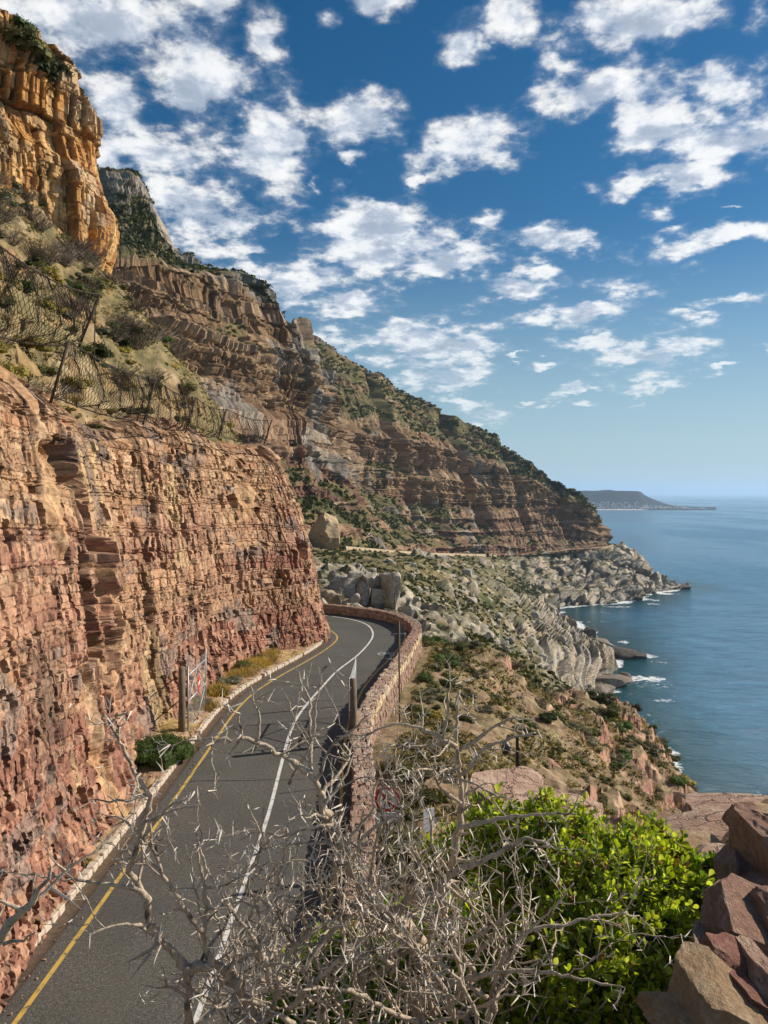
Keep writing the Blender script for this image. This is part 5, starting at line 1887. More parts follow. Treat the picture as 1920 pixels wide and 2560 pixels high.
def put_bush(name, kind, loc, size, r, label, cat, group=None, tilt=(0, 0)):
    o = bpy.data.objects.new(name, PROTO[kind][r.randrange(len(PROTO[kind]))])
    link(o)
    o.location = loc
    o.scale = (size * r.uniform(.85, 1.2), size * r.uniform(.85, 1.2), size * r.uniform(.75, 1.1))
    o.rotation_euler = (tilt[0], tilt[1], r.uniform(0, 6.28))
    return tag(o, label, cat, group)


KIND_NAMES = {'olive': 'low olive green fynbos bush', 'green': 'fresh green bush', 'yellow': 'yellowish low bush', 'grey': 'greyish cushion bush', 'dark': 'dark green bush', 'twig': 'bare grey twiggy shrub', 'grass': 'tuft of dry yellow grass'}


def size_word(v, a, b):
    return 'small ' if v < a else ('broad ' if v > b else '')


def slope_zone(px, py):
    """where on the near slope a plant stands, by what can be found there"""
    if px < 1075:
        return 'right outside the wall beyond the triangular sign' if py < 1640 else ('against the outer wall by the triangular sign pole' if py < 1740 else 'between the parapet wall and the thin leaning pole')
    if px < 1180:
        return 'on the sandy slope below the wall bend' if py < 1700 else ('on the slope right of the triangular sign' if py < 1800 else 'on the slope around the thin leaning pole')
    if px < 1330:
        return 'on the upper rim of the slope towards the granite' if py < 1750 else ('on the slope above the dome camera' if py < 1870 else 'on the slope beside the dome camera pole')
    return 'on the outer slope towards the sea' if py < 1900 else 'on the slope above the pink slabs'


def near_bushes():
    r = random.Random(11)
    n = 0
    tries = 0
    while n < 285 and tries < 9000:
        tries += 1
        y = r.uniform(20, 92)
        wx = float(np.interp(y, [16, 30, 45, 57, 62, 92], [.3, .3, 1.7, 3.6, 4.0, 10]))
        x = wx + r.random() ** 1.3 * (8 + (y - 16) * .34)
        px = CX + x / y * F
        if px > 1740:
            continue
        z = float(slope_z(x, y))
        py = HY + (CZ - z) / y * F
        if py > 2010 or py < 1520:
            continue
        dens = float(fbm(x / 6, y / 8, 0, 3, 21)) + (.55 if (x - wx) < 3.5 else 0) + (.25 if y > 60 else 0)
        if dens < r.uniform(-.45, .40):
            continue
        kind = r.choices(['olive', 'grey', 'green', 'yellow', 'dark', 'twig'], [42, 26, 8, 8, 8, 8])[0]
        s = r.uniform(.32, .80) * (1 + .35 * (y > 55))
        z_ = slope_zone(px, py)
        put_bush('fynbos_bush', kind, (x, y, z - .08), s, r, size_word(s, .45, .75) + KIND_NAMES[kind] + ' ' + z_, 'bush', kind + ' bushes ' + z_)
        n += 1
    for i in range(16):
        y = 18 + i * .95
        x = float(np.interp(y, [18, 28, 34], [.15, .1, -.2])) + r.uniform(0, .7)
        kind = r.choice(['olive', 'grey', 'twig', 'olive', 'fineolive'])
        put_bush('wall_side_bush', kind, (x, y, float(slope_z(x, y)) - .05), r.uniform(.55, .95), r, ('bare grey twiggy shrub' if kind == 'twig' else 'greyish cushion bush' if kind == 'grey' else 'low olive green bush') + ' against the near wall behind the round sign', 'bush', 'bushes against the near wall')
    # heavier green scrub on the nose of the slope
    for (px, py, d, s, kind) in ((1440, 1800, 84, 2.2, 'green'), (1490, 1830, 80, 2.4, 'dark'), (1410, 1775, 86, 1.8, 'green'), (1530, 1880, 76, 1.8, 'olive'), (1560, 1960, 64, 1.6, 'green'), (1450, 1930, 60, 1.5, 'grey'), (1600, 1900, 84, 1.6, 'olive'), (1380, 1760, 80, 1.6, 'olive'),
                                 (1080, 1560, 64, 1.5, 'green'), (1110, 1580, 66, 1.4, 'dark'), (1060, 1575, 61, 1.2, 'olive'), (1140, 1600, 66, 1.3, 'olive'), (1180, 1640, 68, 1.3, 'green'), (1640, 1955, 86, 1.5, 'olive'), (1545, 1925, 72, 1.6, 'green'), (1470, 1880, 72, 1.8, 'olive'), (1520, 1860, 82, 2.0, 'green')):
        X, Y, Z = P(px, py, d)
        z = float(slope_z(X, Y))
        put_bush('scrub_bush', kind, (X, Y, z - .1), s * .8, r, 'dense ' + KIND_NAMES[kind] + ' on the seaward nose of the near slope', 'bush', kind + ' scrub on the seaward nose')


near_bushes()


def hill_bushes():
    r = random.Random(5)
    nu, nv = HG.shape[:2]
    n = 0
    for tries in range(6000):
        if n >= 290:
            break
        i, j = r.randrange(nu), int(nv * r.random() ** .8)
        j = min(j, nv - 1)
        p = HG[i, j]
        if p[1] < 14 or p[1] > 74:
            continue
        px, py = CX + p[0] / p[1] * F, HY - (p[2] - CZ) / p[1] * F
        if not (-60 < px < 720 and 250 < py < 1110) or j < 4:
            continue
        kind = r.choices(['twig', 'olive', 'grey', 'green', 'yellow', 'dark', 'grass'], [40, 18, 8, 12, 12, 6, 4])[0]
        if j < 30 and r.random() < .5:
            kind = r.choice(['yellow', 'grass', 'olive'])
        s = {'twig': r.uniform(.9, 1.9), 'grass': r.uniform(.4, .8)}.get(kind, r.uniform(.45, 1.15))
        if px < 260:
            z_ = 'close under the orange crag' if py < 560 else ('on the slope behind the upper left net' if py < 780 else 'just above the near end of the long net')
        elif px < 430:
            z_ = 'on the hillside below the crag foot' if py < 780 else 'above the second span of the long net'
        else:
            z_ = 'on the far shoulder of the hillside' if py < 960 else 'just above the far end of the long net'
        put_bush('hill_bush', kind, (p[0], p[1], p[2] - .12), s, r, size_word(s, .6, 1.3) + KIND_NAMES[kind] + ' ' + z_, 'bush', kind + ' plants ' + z_)
        n += 1
    # dark bushes crowning the crag
    for (px, py, d, s) in ((60, 60, 64, 2.0), (80, 90, 65, 2.1), (100, 120, 66, 1.9), (125, 140, 67, 1.7), (150, 158, 68, 1.5), (172, 168, 69, 1.1), (48, 40, 64, 1.4), (110, 150, 66, 1.4)):
        X, Y, Z = P(px, py, d)
        put_bush('crag_bush', r.choice(['dark', 'green', 'olive']), (X, Y, Z - s * .9), s * 1.0, r, 'dark rounded bush crowning the top of the orange crag', 'bush', 'bushes on top of the crag')
    # roadside plants at the cliff foot
    for (x, y, s, kind, lab) in ((-9.75, 33.1, .8, 'fineolive', 'smaller olive bush behind the large round bush at the gate post'), (-9.35, 31.7, 1.4, 'fine', 'large round green bush at the cliff foot below the gate'), (-9.1, 47.5, .8, 'fineolive', 'olive bush at the cliff foot well past the gate'), (-8.6, 50.2, .75, 'fineolive', 'dark bush at the cliff foot just before the bend'),
                                 (-8.9, 44.2, .7, 'grey', 'greyish bush in dry grass past the gate'), (-9.1, 41.8, .6, 'fineolive', 'small olive bush in dry grass right behind the gate'), (-7.9, 52.2, .5, 'fineolive', 'last small olive bush before the cliff bend'), (-9.3, 39.6, .55, 'grey', 'greyish tuft beside the far end of the gate')):
        put_bush('roadside_bush', kind, (x, y, ZR + .1), s * 1.25, r, lab, 'bush')
    for i in range(34):
        y = r.uniform(38.5, 52)
        x = float(np.interp(y, [36, 42, 48, 52], [-9.3, -8.8, -7.5, -6.9])) - r.uniform(0, 1.3)
        put_bush('grass_tuft', 'grass', (x, y, ZR + .12), r.uniform(.6, 1.15), r, 'tuft of dry yellow grass on the verge past the gate', 'grass', 'dry grass tufts on the verge')
    for i in range(7):
        y = r.uniform(21, 30)
        put_bush('verge_weed', r.choice(['grass', 'yellow', 'olive']), (-8.75 - r.uniform(0, .3), y, ZR + .1), r.uniform(.15, .3), r, 'small weed growing on the kerb under the near cliff', 'weed', 'weeds on the near kerb')


hill_bushes()


def far_scrub():
    """scrub on the far slopes: far too many clumps to count"""
    for name, (G, vm, s2, t2, N), n, rmin, rmax, mat, lab in (
            ('mountain_scrub', MT, 8000, .9, 2.4, 'v_dark', 'dark scrub dotted over the ledges of the mountain'), ('coast_scrub', (CT[0], 1 - CT[1], CT[2], CT[3], CT[4]), 8500, .7, 2.0, 'v_coast', 'low green scrub between the granite of the coast')):
        rs = np.random.RandomState(4)
        nu, nv = G.shape[:2]
        i, j = rs.randint(0, nu, n * 8), rs.randint(0, int(nv * .93), n * 8)
        zone = fbm(G[i, j, 0] / 18, G[i, j, 1] / 18, G[i, j, 2] / 18, 3, 9)
        ok = (vm[i, j] > .55) & (zone + rs.uniform(-.5, .5, n * 8) > -.15)
        i, j = i[ok][:n], j[ok][:n]
        c = G[i, j]
        m = len(c)
        k = np.interp(np.hypot(c[:, 0], c[:, 1]), [100, 200, 400, 900], [.45, .55, .9, 1.3])
        rr = rs.uniform(rmin, rmax, m) * k
        nl = 7
        d = unit(rs.randn(m, nl, 3))
        d[..., 2] = np.abs(d[..., 2])
        pos = c[:, None] + d * rr[:, None, None] * rs.uniform(.3, 1, (m, nl, 1)) * np.array([1, 1, .7])
        V, Q = leaf_quads(pos.reshape(-1, 3), unit(d.reshape(-1, 3) + .5 * rs.randn(m * nl, 3)), np.repeat(rr, nl) * rs.uniform(.7, 1.3, m * nl), rs, .8)
        o = link(bpy.data.objects.new(name, mesh_np(name, V, Q, M[mat])))
        tag(o, lab, 'scrub', None, 'stuff')


def ground_cover():
    rs = np.random.RandomState(12)
    n = 8000
    y = rs.uniform(22, 95, n * 3)
    wx = np.interp(y, [16, 30, 45, 57, 62, 92], [.2, .2, 1.6, 3.5, 3.9, 9])
    x = wx + rs.rand(n * 3) ** 1.2 * (9 + (y - 16) * .36)
    z = slope_z(x, y)
    py = HY + (CZ - z) / y * F
    ok = (py < 2050) & (x / y * F < 800) & (fbm(x / 3, y / 3, 0, 3, 31) + rs.uniform(-.5, .5, n * 3) > -.05)
    near = np.stack([x, y, z], 1)[ok][:n]
    i, j = rs.randint(0, HG.shape[0], n * 3), rs.randint(2, HG.shape[1], n * 3)
    h = HG[i, j]
    px, pyh = CX + h[:, 0] / h[:, 1] * F, HY - (h[:, 2] - CZ) / h[:, 1] * F
    ok = (h[:, 1] > 14) & (px > -80) & (pyh > 250) & (fbm(h[:, 0] / 2.5, h[:, 1] / 2.5, h[:, 2] / 2.5, 3, 61) + rs.uniform(-.4, .4, n * 3) > -.05)
    hill = h[ok][:n]
    for nm, c, lab in (('slope_groundcover', near, 'low dry herbs and tufts covering the slope below the parapet'), ('hill_groundcover', hill, 'low dry herbs and tufts covering the hillside above the cut')):
        for part, mat in ((0, 'v_olive'), (1, 'v_dryherb')):
            q = c[part::2]
            m = len(q)
            rr = rs.uniform(.10, .34, m)
            nl = 8
            d = unit(rs.randn(m, nl, 3))
            d[..., 2] = np.abs(d[..., 2])
            pos = q[:, None] + d * rr[:, None, None] * rs.uniform(.2, 1, (m, nl, 1)) * np.array([1, 1, .8])
            V, Q = leaf_quads(pos.reshape(-1, 3), unit(d.reshape(-1, 3) + .6 * rs.randn(m * nl, 3)), np.repeat(rr, nl) * rs.uniform(.5, 1.1, m * nl), rs, .45)
            o = link(bpy.data.objects.new(nm, mesh_np(nm, V, Q, M[mat])))
            tag(o, lab if part == 0 else lab.replace('low dry herbs', 'straw coloured herbs'), 'ground cover', None, 'stuff')


M['v_dryherb'] = veg_mat('dry_herbs', (.20, .15, .07), (.30, .23, .11), (.38, .30, .16), 3)
ground_cover()
M['v_coast'] = veg_mat('coast_scrub', (.035, .045, .014), (.065, .075, .024), (.12, .11, .042), .2)
far_scrub()


# ------------------------------------------------------------------ rocks
ICO = {}


def rock_mesh(name, seed, mat, cuts=9, sub=4, rough=.05, box=.35, smooth=False):
    """angular rock: a ball cut by random planes, about 2 units across"""
    rs = np.random.RandomState(seed)
    if sub not in ICO:
        bm = bmesh.new()
        bmesh.ops.create_icosphere(bm, subdivisions=sub, radius=1.35)
        ICO[sub] = (np.array([v.co[:] for v in bm.verts]), np.array([[v.index for v in f.verts] for f in bm.faces]))
        bm.free()
    V, FC = ICO[sub]
    pl = list(unit(rs.randn(cuts, 3))) + [unit(np.array(a, float) + box * rs.randn(3)) for a in ((1, 0, 0), (-1, 0, 0), (0, 1, 0), (0, -1, 0), (0, 0, 1), (0, 0, -1))]
    for i, nn in enumerate(pl):
        dd = rs.uniform(.70, .98) if i < cuts else rs.uniform(.78, .95)
        h = V @ nn - dd
        V = V - np.outer(np.maximum(h, 0), nn)
    n_ = unit(V)
    V = V + n_ * (rough * (fbm(V[:, 0] * 1.6, V[:, 1] * 1.6, V[:, 2] * 1.6 + seed, 3, seed) * .8 + .35 * fbm(V[:, 0] * 7, V[:, 1] * 7, V[:, 2] * 7 + seed, 4, seed, .65)))[:, None]
    V = V / np.abs(V).max(0)
    return mesh_np(name, V, FC, mat, None, smooth)


def stone_stuff(name, c, c2, spot=None, crack=False):
    m, t, b = principled(name, c, .85, .25)
    tc = t.n('ShaderNodeTexCoord')
    v = tc.outputs['Object']
    n1 = t.noise(v, 1.6, 6, .6)
    n2 = t.noise(v, 7, 6, .7)
    n3 = t.noise(v, 34, 7, .75)
    col = t.mixc(t.rng(t.math('ADD', t.math('MULTIPLY', n1, .7), t.math('MULTIPLY', n2, .3)), .40, .62), rgb(c), rgb(c2))
    if spot:
        col = t.mixc(t.rng(t.noise(v, 3.2, 7, .75), .58, .70), col, rgb(spot))
    hgt = t.math('ADD', n2, t.math('MULTIPLY', n3, .35))
    if crack:
        mp = t.n('ShaderNodeMapping')
        t.link(t.vec('ADD', v, t.vec('MULTIPLY', t.noise(v, 2.5, 4, .6, out=1), (.5, .5, .5))), mp.inputs[0])
        mp.inputs['Scale'].default_value = (.45, 1.6, 3.0)
        vo = t.n('ShaderNodeTexVoronoi', feature='DISTANCE_TO_EDGE')
        vo.inputs['Scale'].default_value = 1.2
        t.link(mp.outputs[0], vo.inputs['Vector'])
        ed = t.rng(vo.outputs['Distance'], .0, .05)
        hgt = t.math('ADD', hgt, t.math('MULTIPLY', ed, 1.2))
        col = t.mixc(t.math('MULTIPLY', t.math('SUBTRACT', 1.0, ed), .35), col, rgb((.14, .09, .06)))
    f = t.math('MULTIPLY_ADD', t.math('ADD', t.math('MULTIPLY', n2, .5), t.math('MULTIPLY', n3, .5)), 1.7, .15)
    cb = t.n('ShaderNodeCombineColor')
    for i in range(3):
        t.link(f, cb.inputs[i])
    t.link(t.mixc(1.0, col, cb.outputs[0], 'MULTIPLY'), b.inputs['Base Color'])
    bp = t.n('ShaderNodeBump')
    bp.inputs['Strength'].default_value = .9
    bp.inputs['Distance'].default_value = .06
    t.link(hgt, bp.inputs['Height'])
    t.link(bp.outputs[0], b.inputs['Normal'])
    return m


M['st_red'] = stone_stuff('stone_red', (.34, .15, .11), (.44, .24, .17), (.50, .38, .30))
M['st_brown'] = stone_stuff('stone_brown', (.36, .20, .14), (.48, .31, .22), (.54, .43, .33))
M['st_pink'] = stone_stuff('stone_pink', (.46, .29, .21), (.58, .42, .31), (.38, .20, .15), True)
M['st_tan'] = stone_stuff('stone_tan', (.46, .30, .17), (.56, .42, .26), (.40, .22, .10))
M['st_white'] = stone_stuff('stone_pale', (.60, .52, .42), (.68, .62, .54), (.50, .28, .10))
M['st_purple'] = stone_stuff('stone_purple', (.31, .215, .195), (.43, .32, .29), (.52, .46, .42))
M['st_gran'] = stone_stuff('granite_block', (.34, .30, .245), (.46, .41, .34), (.17, .155, .14), True)
M['st_wet'] = stone_stuff('wet_shore_rock', (.05, .042, .035), (.11, .09, .07), (.16, .13, .10))


def put_rock(name, px, py, d, w, h, dep, rot, mat, seed, label, cat='rock', group=None, cuts=8, box=.3):
    """rock whose middle is seen at px, py; w, h in photograph pixels at that distance, dep = depth in metres"""
    o = bpy.data.objects.new(name, rock_mesh(name, seed, M[mat], cuts, 5 if d < 2.7 else 4 if d < 120 else 3, .07, box))
    link(o)
    o.location = P(px, py, d)
    o.scale = (w / F * d / 2, dep / 2, h / F * d / 2)
    o.rotation_euler = tuple(rad(a) for a in rot)
    return tag(o, label, cat, group)


def fore_rocks():
    R_ = [
        ('rock_slab', 1868, 2046, 5.3, 330, 56, .7, (3, -2, -8), 'st_pink', 5, 'pale pink slab on the far rim of the lookout against the sea', 8),
        ('rock_slab', 1705, 2078, 4.9, 150, 50, .5, (5, 4, 20), 'st_brown', 6, 'small brown ledge stone at the left end of the far slab', 8),
        ('rock_slab', 1800, 2098, 4.7, 250, 52, .55, (4, -3, 6), 'st_pink', 2, 'middle pink slab one step below the far rim', 8),
        ('rock_slab', 1720, 2150, 4.3, 280, 60, .6, (5, 3, -10), 'st_tan', 3, 'tan slab step directly behind the shrub tip', 8),
        ('rock_slab', 1830, 2185, 4.0, 260, 70, .55, (3, 2, 12), 'st_pink', 4, 'nearest pink slab step left of the stone heap', 8),
        ('rock_slab', 1950, 2120, 4.3, 240, 120, .7, (2, 0, 0), 'st_tan', 7, 'tan slab running out of view at the right behind the heap', 8),
        ('rock_slab', 1385, 2040, 7.4, 260, 110, 1.4, (6, 14, -25), 'st_pink', 9, 'pinkish slab jutting out behind the left top of the leafy shrub', 7),
        ('rock_slab', 1270, 1985, 8.6, 190, 70, 1.2, (4, 10, -20), 'st_pink', 12, 'low pinkish rock shelf just above the leafy shrub', 7),
        ('wall_rock', 1880, 2068, 3.3, 86, 104, .3, (0, 4, 12), 'st_brown', 21, 'dark red block with a sunlit top, highest of the stone heap', 7),
        ('wall_rock', 1925, 2150, 3.0, 100, 220, .4, (0, -6, 10), 'st_brown', 22, 'tall dark stone at the right edge under the highest block', 7),
        ('wall_rock', 1838, 2175, 3.1, 80, 110, .3, (0, 4, -12), 'st_purple', 23, 'purplish upright stone beside the shrub tip', 7),
        ('wall_rock', 1880, 2245, 2.95, 120, 150, .3, (0, -14, 8), 'st_purple', 24, 'grey streaked stone under the purplish upright one', 7),
        ('wall_rock', 1860, 2300, 2.6, 240, 120, .42, (8, 18, -14), 'st_brown', 25, 'large brown wedge stone with a slanting top', 8),
        ('wall_rock', 1875, 2395, 2.5, 220, 80, .35, (0, 14, -10), 'st_white', 26, 'pale stone with a bright sunlit top and ochre edge', 8),
        ('wall_rock', 1815, 2425, 2.35, 130, 150, .3, (4, 22, -18), 'st_red', 27, 'smooth reddish stone leaning over the tan boulder', 7),
        ('wall_rock', 1790, 2515, 2.2, 220, 150, .4, (0, 16, -10), 'st_tan', 28, 'rough tan boulder at the bottom right', 9),
        ('wall_rock', 1745, 2600, 2.1, 200, 110, .35, (0, 10, 10), 'st_tan', 29, 'low tan stone cut by the bottom edge of the view', 9),
        ('wall_rock', 1930, 2520, 2.2, 120, 200, .5, (0, 0, 0), 'st_pink', 30, 'pale mortared stone in the bottom right corner', 9),
        ('wall_rock', 1905, 2235, 2.9, 50, 60, .2, (0, 20, 0), 'st_tan', 31, 'small tan stone wedged between two dark stones', 7),
        ('wall_rock', 1835, 2352, 2.5, 70, 54, .2, (0, 12, 10), 'st_tan', 33, 'small tan chock stone under the brown wedge', 7),
        ('wall_rock', 1762, 2372, 2.5, 66, 60, .22, (0, 8, -20), 'st_pink', 34, 'small pink stone at the shrub edge left of the reddish one', 7),
        ('wall_rock', 1908, 2452, 2.3, 80, 90, .25, (0, -16, 10), 'st_white', 35, 'pale upright stone right of the reddish leaning one', 7),
        ('wall_rock', 1862, 2478, 2.2, 60, 50, .2, (0, 20, 0), 'st_red', 36, 'small red stone wedged above the tan boulder', 7),
        ('wall_rock', 1800, 2260, 2.85, 60, 70, .22, (0, 10, 15), 'st_purple', 37, 'small purplish stone behind the brown wedge tip', 7),
        ('wall_rock', 1690, 2545, 2.2, 70, 70, .25, (0, 0, 25), 'st_tan', 38, 'small tan stone half under the shrub at the bottom', 7),
        ('wall_rock', 1960, 2330, 2.55, 140, 240, .5, (0, 0, 0), 'st_brown', 32, 'brown backing stone at the right edge of the heap', 8),
    ]
    for (nm, px, py, d, w, h, dep, rot, mat, seed, lab, cuts) in R_:
        put_rock(nm, px, py, d, w, h, dep, rot, mat, seed, lab, 'rock', None, cuts, .16)


fore_rocks()


def far_rocks():
    r = random.Random(2)
    # big upright granite blocks across the gully, behind the bend
    for i, (px, py, w, h, lab) in enumerate(((858, 1472, 54, 100, 'tall pale granite slab left of the dark gap behind the bend'), (899, 1478, 36, 92, 'narrow upright granite slab behind the bend'), (928, 1446, 48, 44, 'squarish granite block on top of the cluster behind the bend'),
                                            (944, 1492, 44, 66, 'orange stained granite block in the middle of the cluster'), (974, 1478, 46, 112, 'tall granite corner block at the right end of the cluster'), (888, 1440, 44, 36, 'small granite block at the top left of the cluster'), (826, 1490, 26, 90, 'granite slab half hidden by the cliff edge'),
                                            (1012, 1530, 40, 44, 'rounded granite boulder right of the cluster foot'), (940, 1535, 60, 30, 'low granite rock at the foot of the cluster'))):
        put_rock('granite_block', px, py + 6, 100, w, h, h / F * 100 * .8, (r.uniform(-4, 4), r.uniform(-5, 5), r.uniform(10, 40)), 'st_gran', 60 + i, lab, 'rock', None, 5, .14)
    put_rock('rock_pinnacle', 815, 1336, 318, 84, 112, 14, (0, -3, 30), 'st_bed', 153, 'lit tan rock pinnacle standing on the mountain foot right of the cliff nose', 'rock', None, 12, .30)
    # loose boulders over the granite coast
    G, gran, s2, t2, N = CT
    protos = [rock_mesh('granite_boulder', 80 + i, M['st_gran'], 9, 3, .06, .35) for i in range(6)]
    n = 0
    for tr in range(6000):
        if n >= 170:
            break
        i, j = r.randrange(G.shape[0]), r.randrange(int(G.shape[1] * .9))
        p = G[i, j]
        if j < 12 or p[1] > 520:
            continue
        px, py = CX + p[0] / p[1] * F, HY - (p[2] - CZ) / p[1] * F
        if not (830 < px < 1500 and 1390 < py < 1740):
            continue
        o = bpy.data.objects.new('granite_boulder', r.choice(protos))
        link(o)
        s = r.choice((7, 8, 9, 10, 12, 15, 20)) / F * p[1]
        o.location = (p[0], p[1], p[2] + s * .15)
        o.scale = (s * r.uniform(.5, .9), s * r.uniform(.5, .9), s * r.uniform(.4, .85))
        o.rotation_euler = (r.uniform(-.4, .4), r.uniform(-.4, .4), r.uniform(0, 6.28))
        z_ = 'on the scrub slope right of the granite block cluster' if px < 1080 and py > 1440 else ('just below the far road' if py < 1440 else ('on the long slope above the bay' if px > 1230 and py < 1600 else ('low down near the surf rocks' if py > 1620 else 'in the middle of the granite slope')))
        tag(o, ('small ' if s / p[1] * F < 9.5 else 'large ' if s / p[1] * F > 14 else '') + 'pale granite boulder ' + z_, 'boulder', 'granite boulders ' + z_)
        n += 1
    # wave washed rocks at the waterline
    for i, (px, py, w, h, dep, lab) in enumerate(((1468, 1592, 46, 30, 12, 'dark wet stack standing off the middle point'), (1545, 1633, 90, 26, 22, 'dark low reef running out from the middle point'), (1590, 1640, 60, 14, 12, 'outer end of the dark low reef at the middle point'), (1490, 1655, 80, 22, 18, 'wet rock hump beside the dark reef'), (1520, 1702, 120, 20, 24, 'long flat brown reef nearest but one to the lookout'),
                                                     (1480, 1732, 120, 26, 20, 'brown rounded rock ringed by the brightest surf'), (1440, 1680, 50, 22, 12, 'wet boulder at the foot of the granite slope'), (1700, 1466, 70, 10, 30, 'thin dark reef at the tip of the headland'), (1650, 1463, 70, 18, 30, 'dark sloping rock at the tip of the headland'), (1590, 1497, 40, 10, 10, 'small dark rock in the surf under the headland'), (1430, 1725, 60, 24, 12, 'pale rock at the left of the brightest surf'), (1560, 1690, 40, 12, 8, 'small wet rock above the long flat reef'), (1500, 1618, 70, 30, 22, 'grey rock shoulder running into the sea above the dark reef'))):
        d = CZ * F / (py + h * .3 - HY)
        put_rock('shore_rock', px, py, d, w, h * 1.5, dep, (0, r.uniform(-6, 6), r.uniform(-20, 20)), 'st_wet' if i not in (4, 5, 10, 12) else 'st_shore', 120 + i, lab, 'rock', None, 9, .3)


M['st_bed'] = rock_mat('bedded_pinnacle', 3.0, 4.0, 1.0, .25, .6, False, (.44, .33, .20))
M['st_shore'] = stone_stuff('shore_rock_brown', (.16, .13, .095), (.26, .21, .16), (.09, .075, .06))
far_rocks()


# ------------------------------------------------------------------ far road along the headland
def far_road():
    pts = [P(850, 1372, 330), P(1000, 1383, 420), P(1060, 1386, 540), P(1130, 1387, 640), P(1250, 1388, 760), P(1380, 1385, 860), P(1450, 1377, 880), P(1508, 1369, 896), P(1528, 1363, 930)]
    c, L = curve_pts(pts, 3.0)
    t = np.gradient(c[:, :2], axis=0)
    t /= np.linalg.norm(t, axis=1, keepdims=True)
    n = np.stack([t[:, 1], -t[:, 0]], 1)
    G = np.zeros((len(c), 2, 3))
    for k, o in enumerate((-6.5, 2.5)):
        G[:, k, :2] = c[:, :2] + n * o
        G[:, k, 2] = c[:, 2] + .25
    o = grid_obj('far_road', G, M['asphalt'], None, True, True)
    tag(o, 'distant road ledge round the headland', 'road', None, 'structure')
    W = np.zeros((len(c), 4, 3))
    for k, (o_, dz) in enumerate(((1.9, .1), (1.9, .95), (2.6, .95), (2.9, -1.4))):
        W[:, k, :2] = c[:, :2] + n * o_
        W[:, k, 2] = c[:, 2] + .25 + dz
    e = empty('far_parapet', tuple(c[0]), 'pale parapet line of the distant road across the headland', 'wall')
    W -= np.array(c[0])
    grid_obj('wall_face', W, M['far_wall'], None, False, True, e)


M['far_wall'] = rock_mat('far_wall_stone', .8, 1, .4, .2, .9, False, (.40, .32, .215))
far_road()


# ------------------------------------------------------------------ thorn bush in front of the lookout
def thorn_bush(name, label, limbs, seed, extra=0, dens=1.0):
    r = random.Random(seed)
    base = limbs[0][0][0]
    root = empty(name, base, label, 'bush')
    org = Vector(base)
    twigs, thorns = MB(), MB()

    def rnd():
        return Vector((r.gauss(0, 1), r.gauss(0, 1), r.gauss(0, 1))).normalized()

    def wobble(pts, amp, n):
        a = np.array([tuple(p) for p in pts])
        c, q = curve_pts(a, 1.0) if False else (None, None)
        kp = np.concatenate([[0], np.cumsum(np.linalg.norm(np.diff(a, axis=0), axis=1))])
        out = cubic(kp, a, np.linspace(0, kp[-1], n))
        return [Vector(p) + (rnd() * amp if 0 < i < n - 1 else Vector()) for i, p in enumerate(out)], kp[-1]

    def spike(p, d, L, r0):
        thorns.tube([p - d * .004, p + d * L * .55 + rnd() * L * .03, p + d * L], [r0, r0 * .62, .0003], 3, False)

    def side_dir(tg, fwd):
        v = rnd()
        v = (v - tg * v.dot(tg)).normalized()
        return (v + tg * fwd + Vector((0, 0, .12))).normalized()

    def grow(pts, rs, L, level):
        n = len(pts) - 1
        step = (.040, .030, .035)[level] / dens
        k = int(L / step)
        for i in range(k):
            a = r.uniform(.06, 1.0) * n
            j = min(int(a), n - 1)
            p = pts[j].lerp(pts[j + 1], a - j)
            rr = rs[j]
            tg = (pts[j + 1] - pts[j]).normalized()
            if level < 2 and r.random() < (.62, .46)[level]:
                Lt = (r.uniform(.05, .15) if r.random() < .6 else r.uniform(.15, .34)) if level == 0 else r.uniform(.025, .10)
                d = side_dir(tg, r.uniform(.1, .9))
                m = max(3, int(Lt / .03) + 2)
                e = p + d * Lt
                mid = p.lerp(e, .5) + rnd() * Lt * .10
                q, _ = wobble([p, mid, e], Lt * .022 + .001, m)
                r0 = min(rr * .65, (.0068, .0038)[level])
                qs = [r0 * (1 - .68 * t / (m - 1)) * r.uniform(.85, 1.25) for t in range(m)]
                qs[-1] = .0007
                twigs.tube(q, qs, 5 if level == 0 else 4, False)
                grow(q, qs, Lt, level + 1)
            else:
                spike(p, side_dir(tg, r.uniform(-.1, .5)), r.uniform(.014, .042) * (1.1 if level else 1), r.uniform(.0016, .003))
    for li, (pts, r0, r1) in enumerate(limbs):
        pts = [Vector(p) - org for p in pts]
        L = sum((pts[i + 1] - pts[i]).length for i in range(len(pts) - 1))
        m = max(5, int(L / .017))
        q, L = wobble(pts, .0022 + r0 * .13, m)
        rs = [(r0 + (r1 - r0) * i / (m - 1)) * .80 * (r.uniform(.9, 1.1) if r.random() < .8 else r.uniform(1.2, 1.5)) for i in range(m)]
        MB().tube(q, rs, 9).build('branch' if r0 < .022 else 'trunk', M['bark'], root, True)
        grow(q, rs, L, 0)
    tag(twigs.build('twigs', M['bark'], root, True), None, None, None, 'stuff')
    tag(thorns.build('thorns', M['thorn'], root), None, None, None, 'stuff')
    return root


def px_limb(pl, d0, d1, r0, r1):
    n = len(pl)
    return ([P(x, y, d0 + (d1 - d0) * i / (n - 1)) for i, (x, y) in enumerate(pl)], r0, r1)


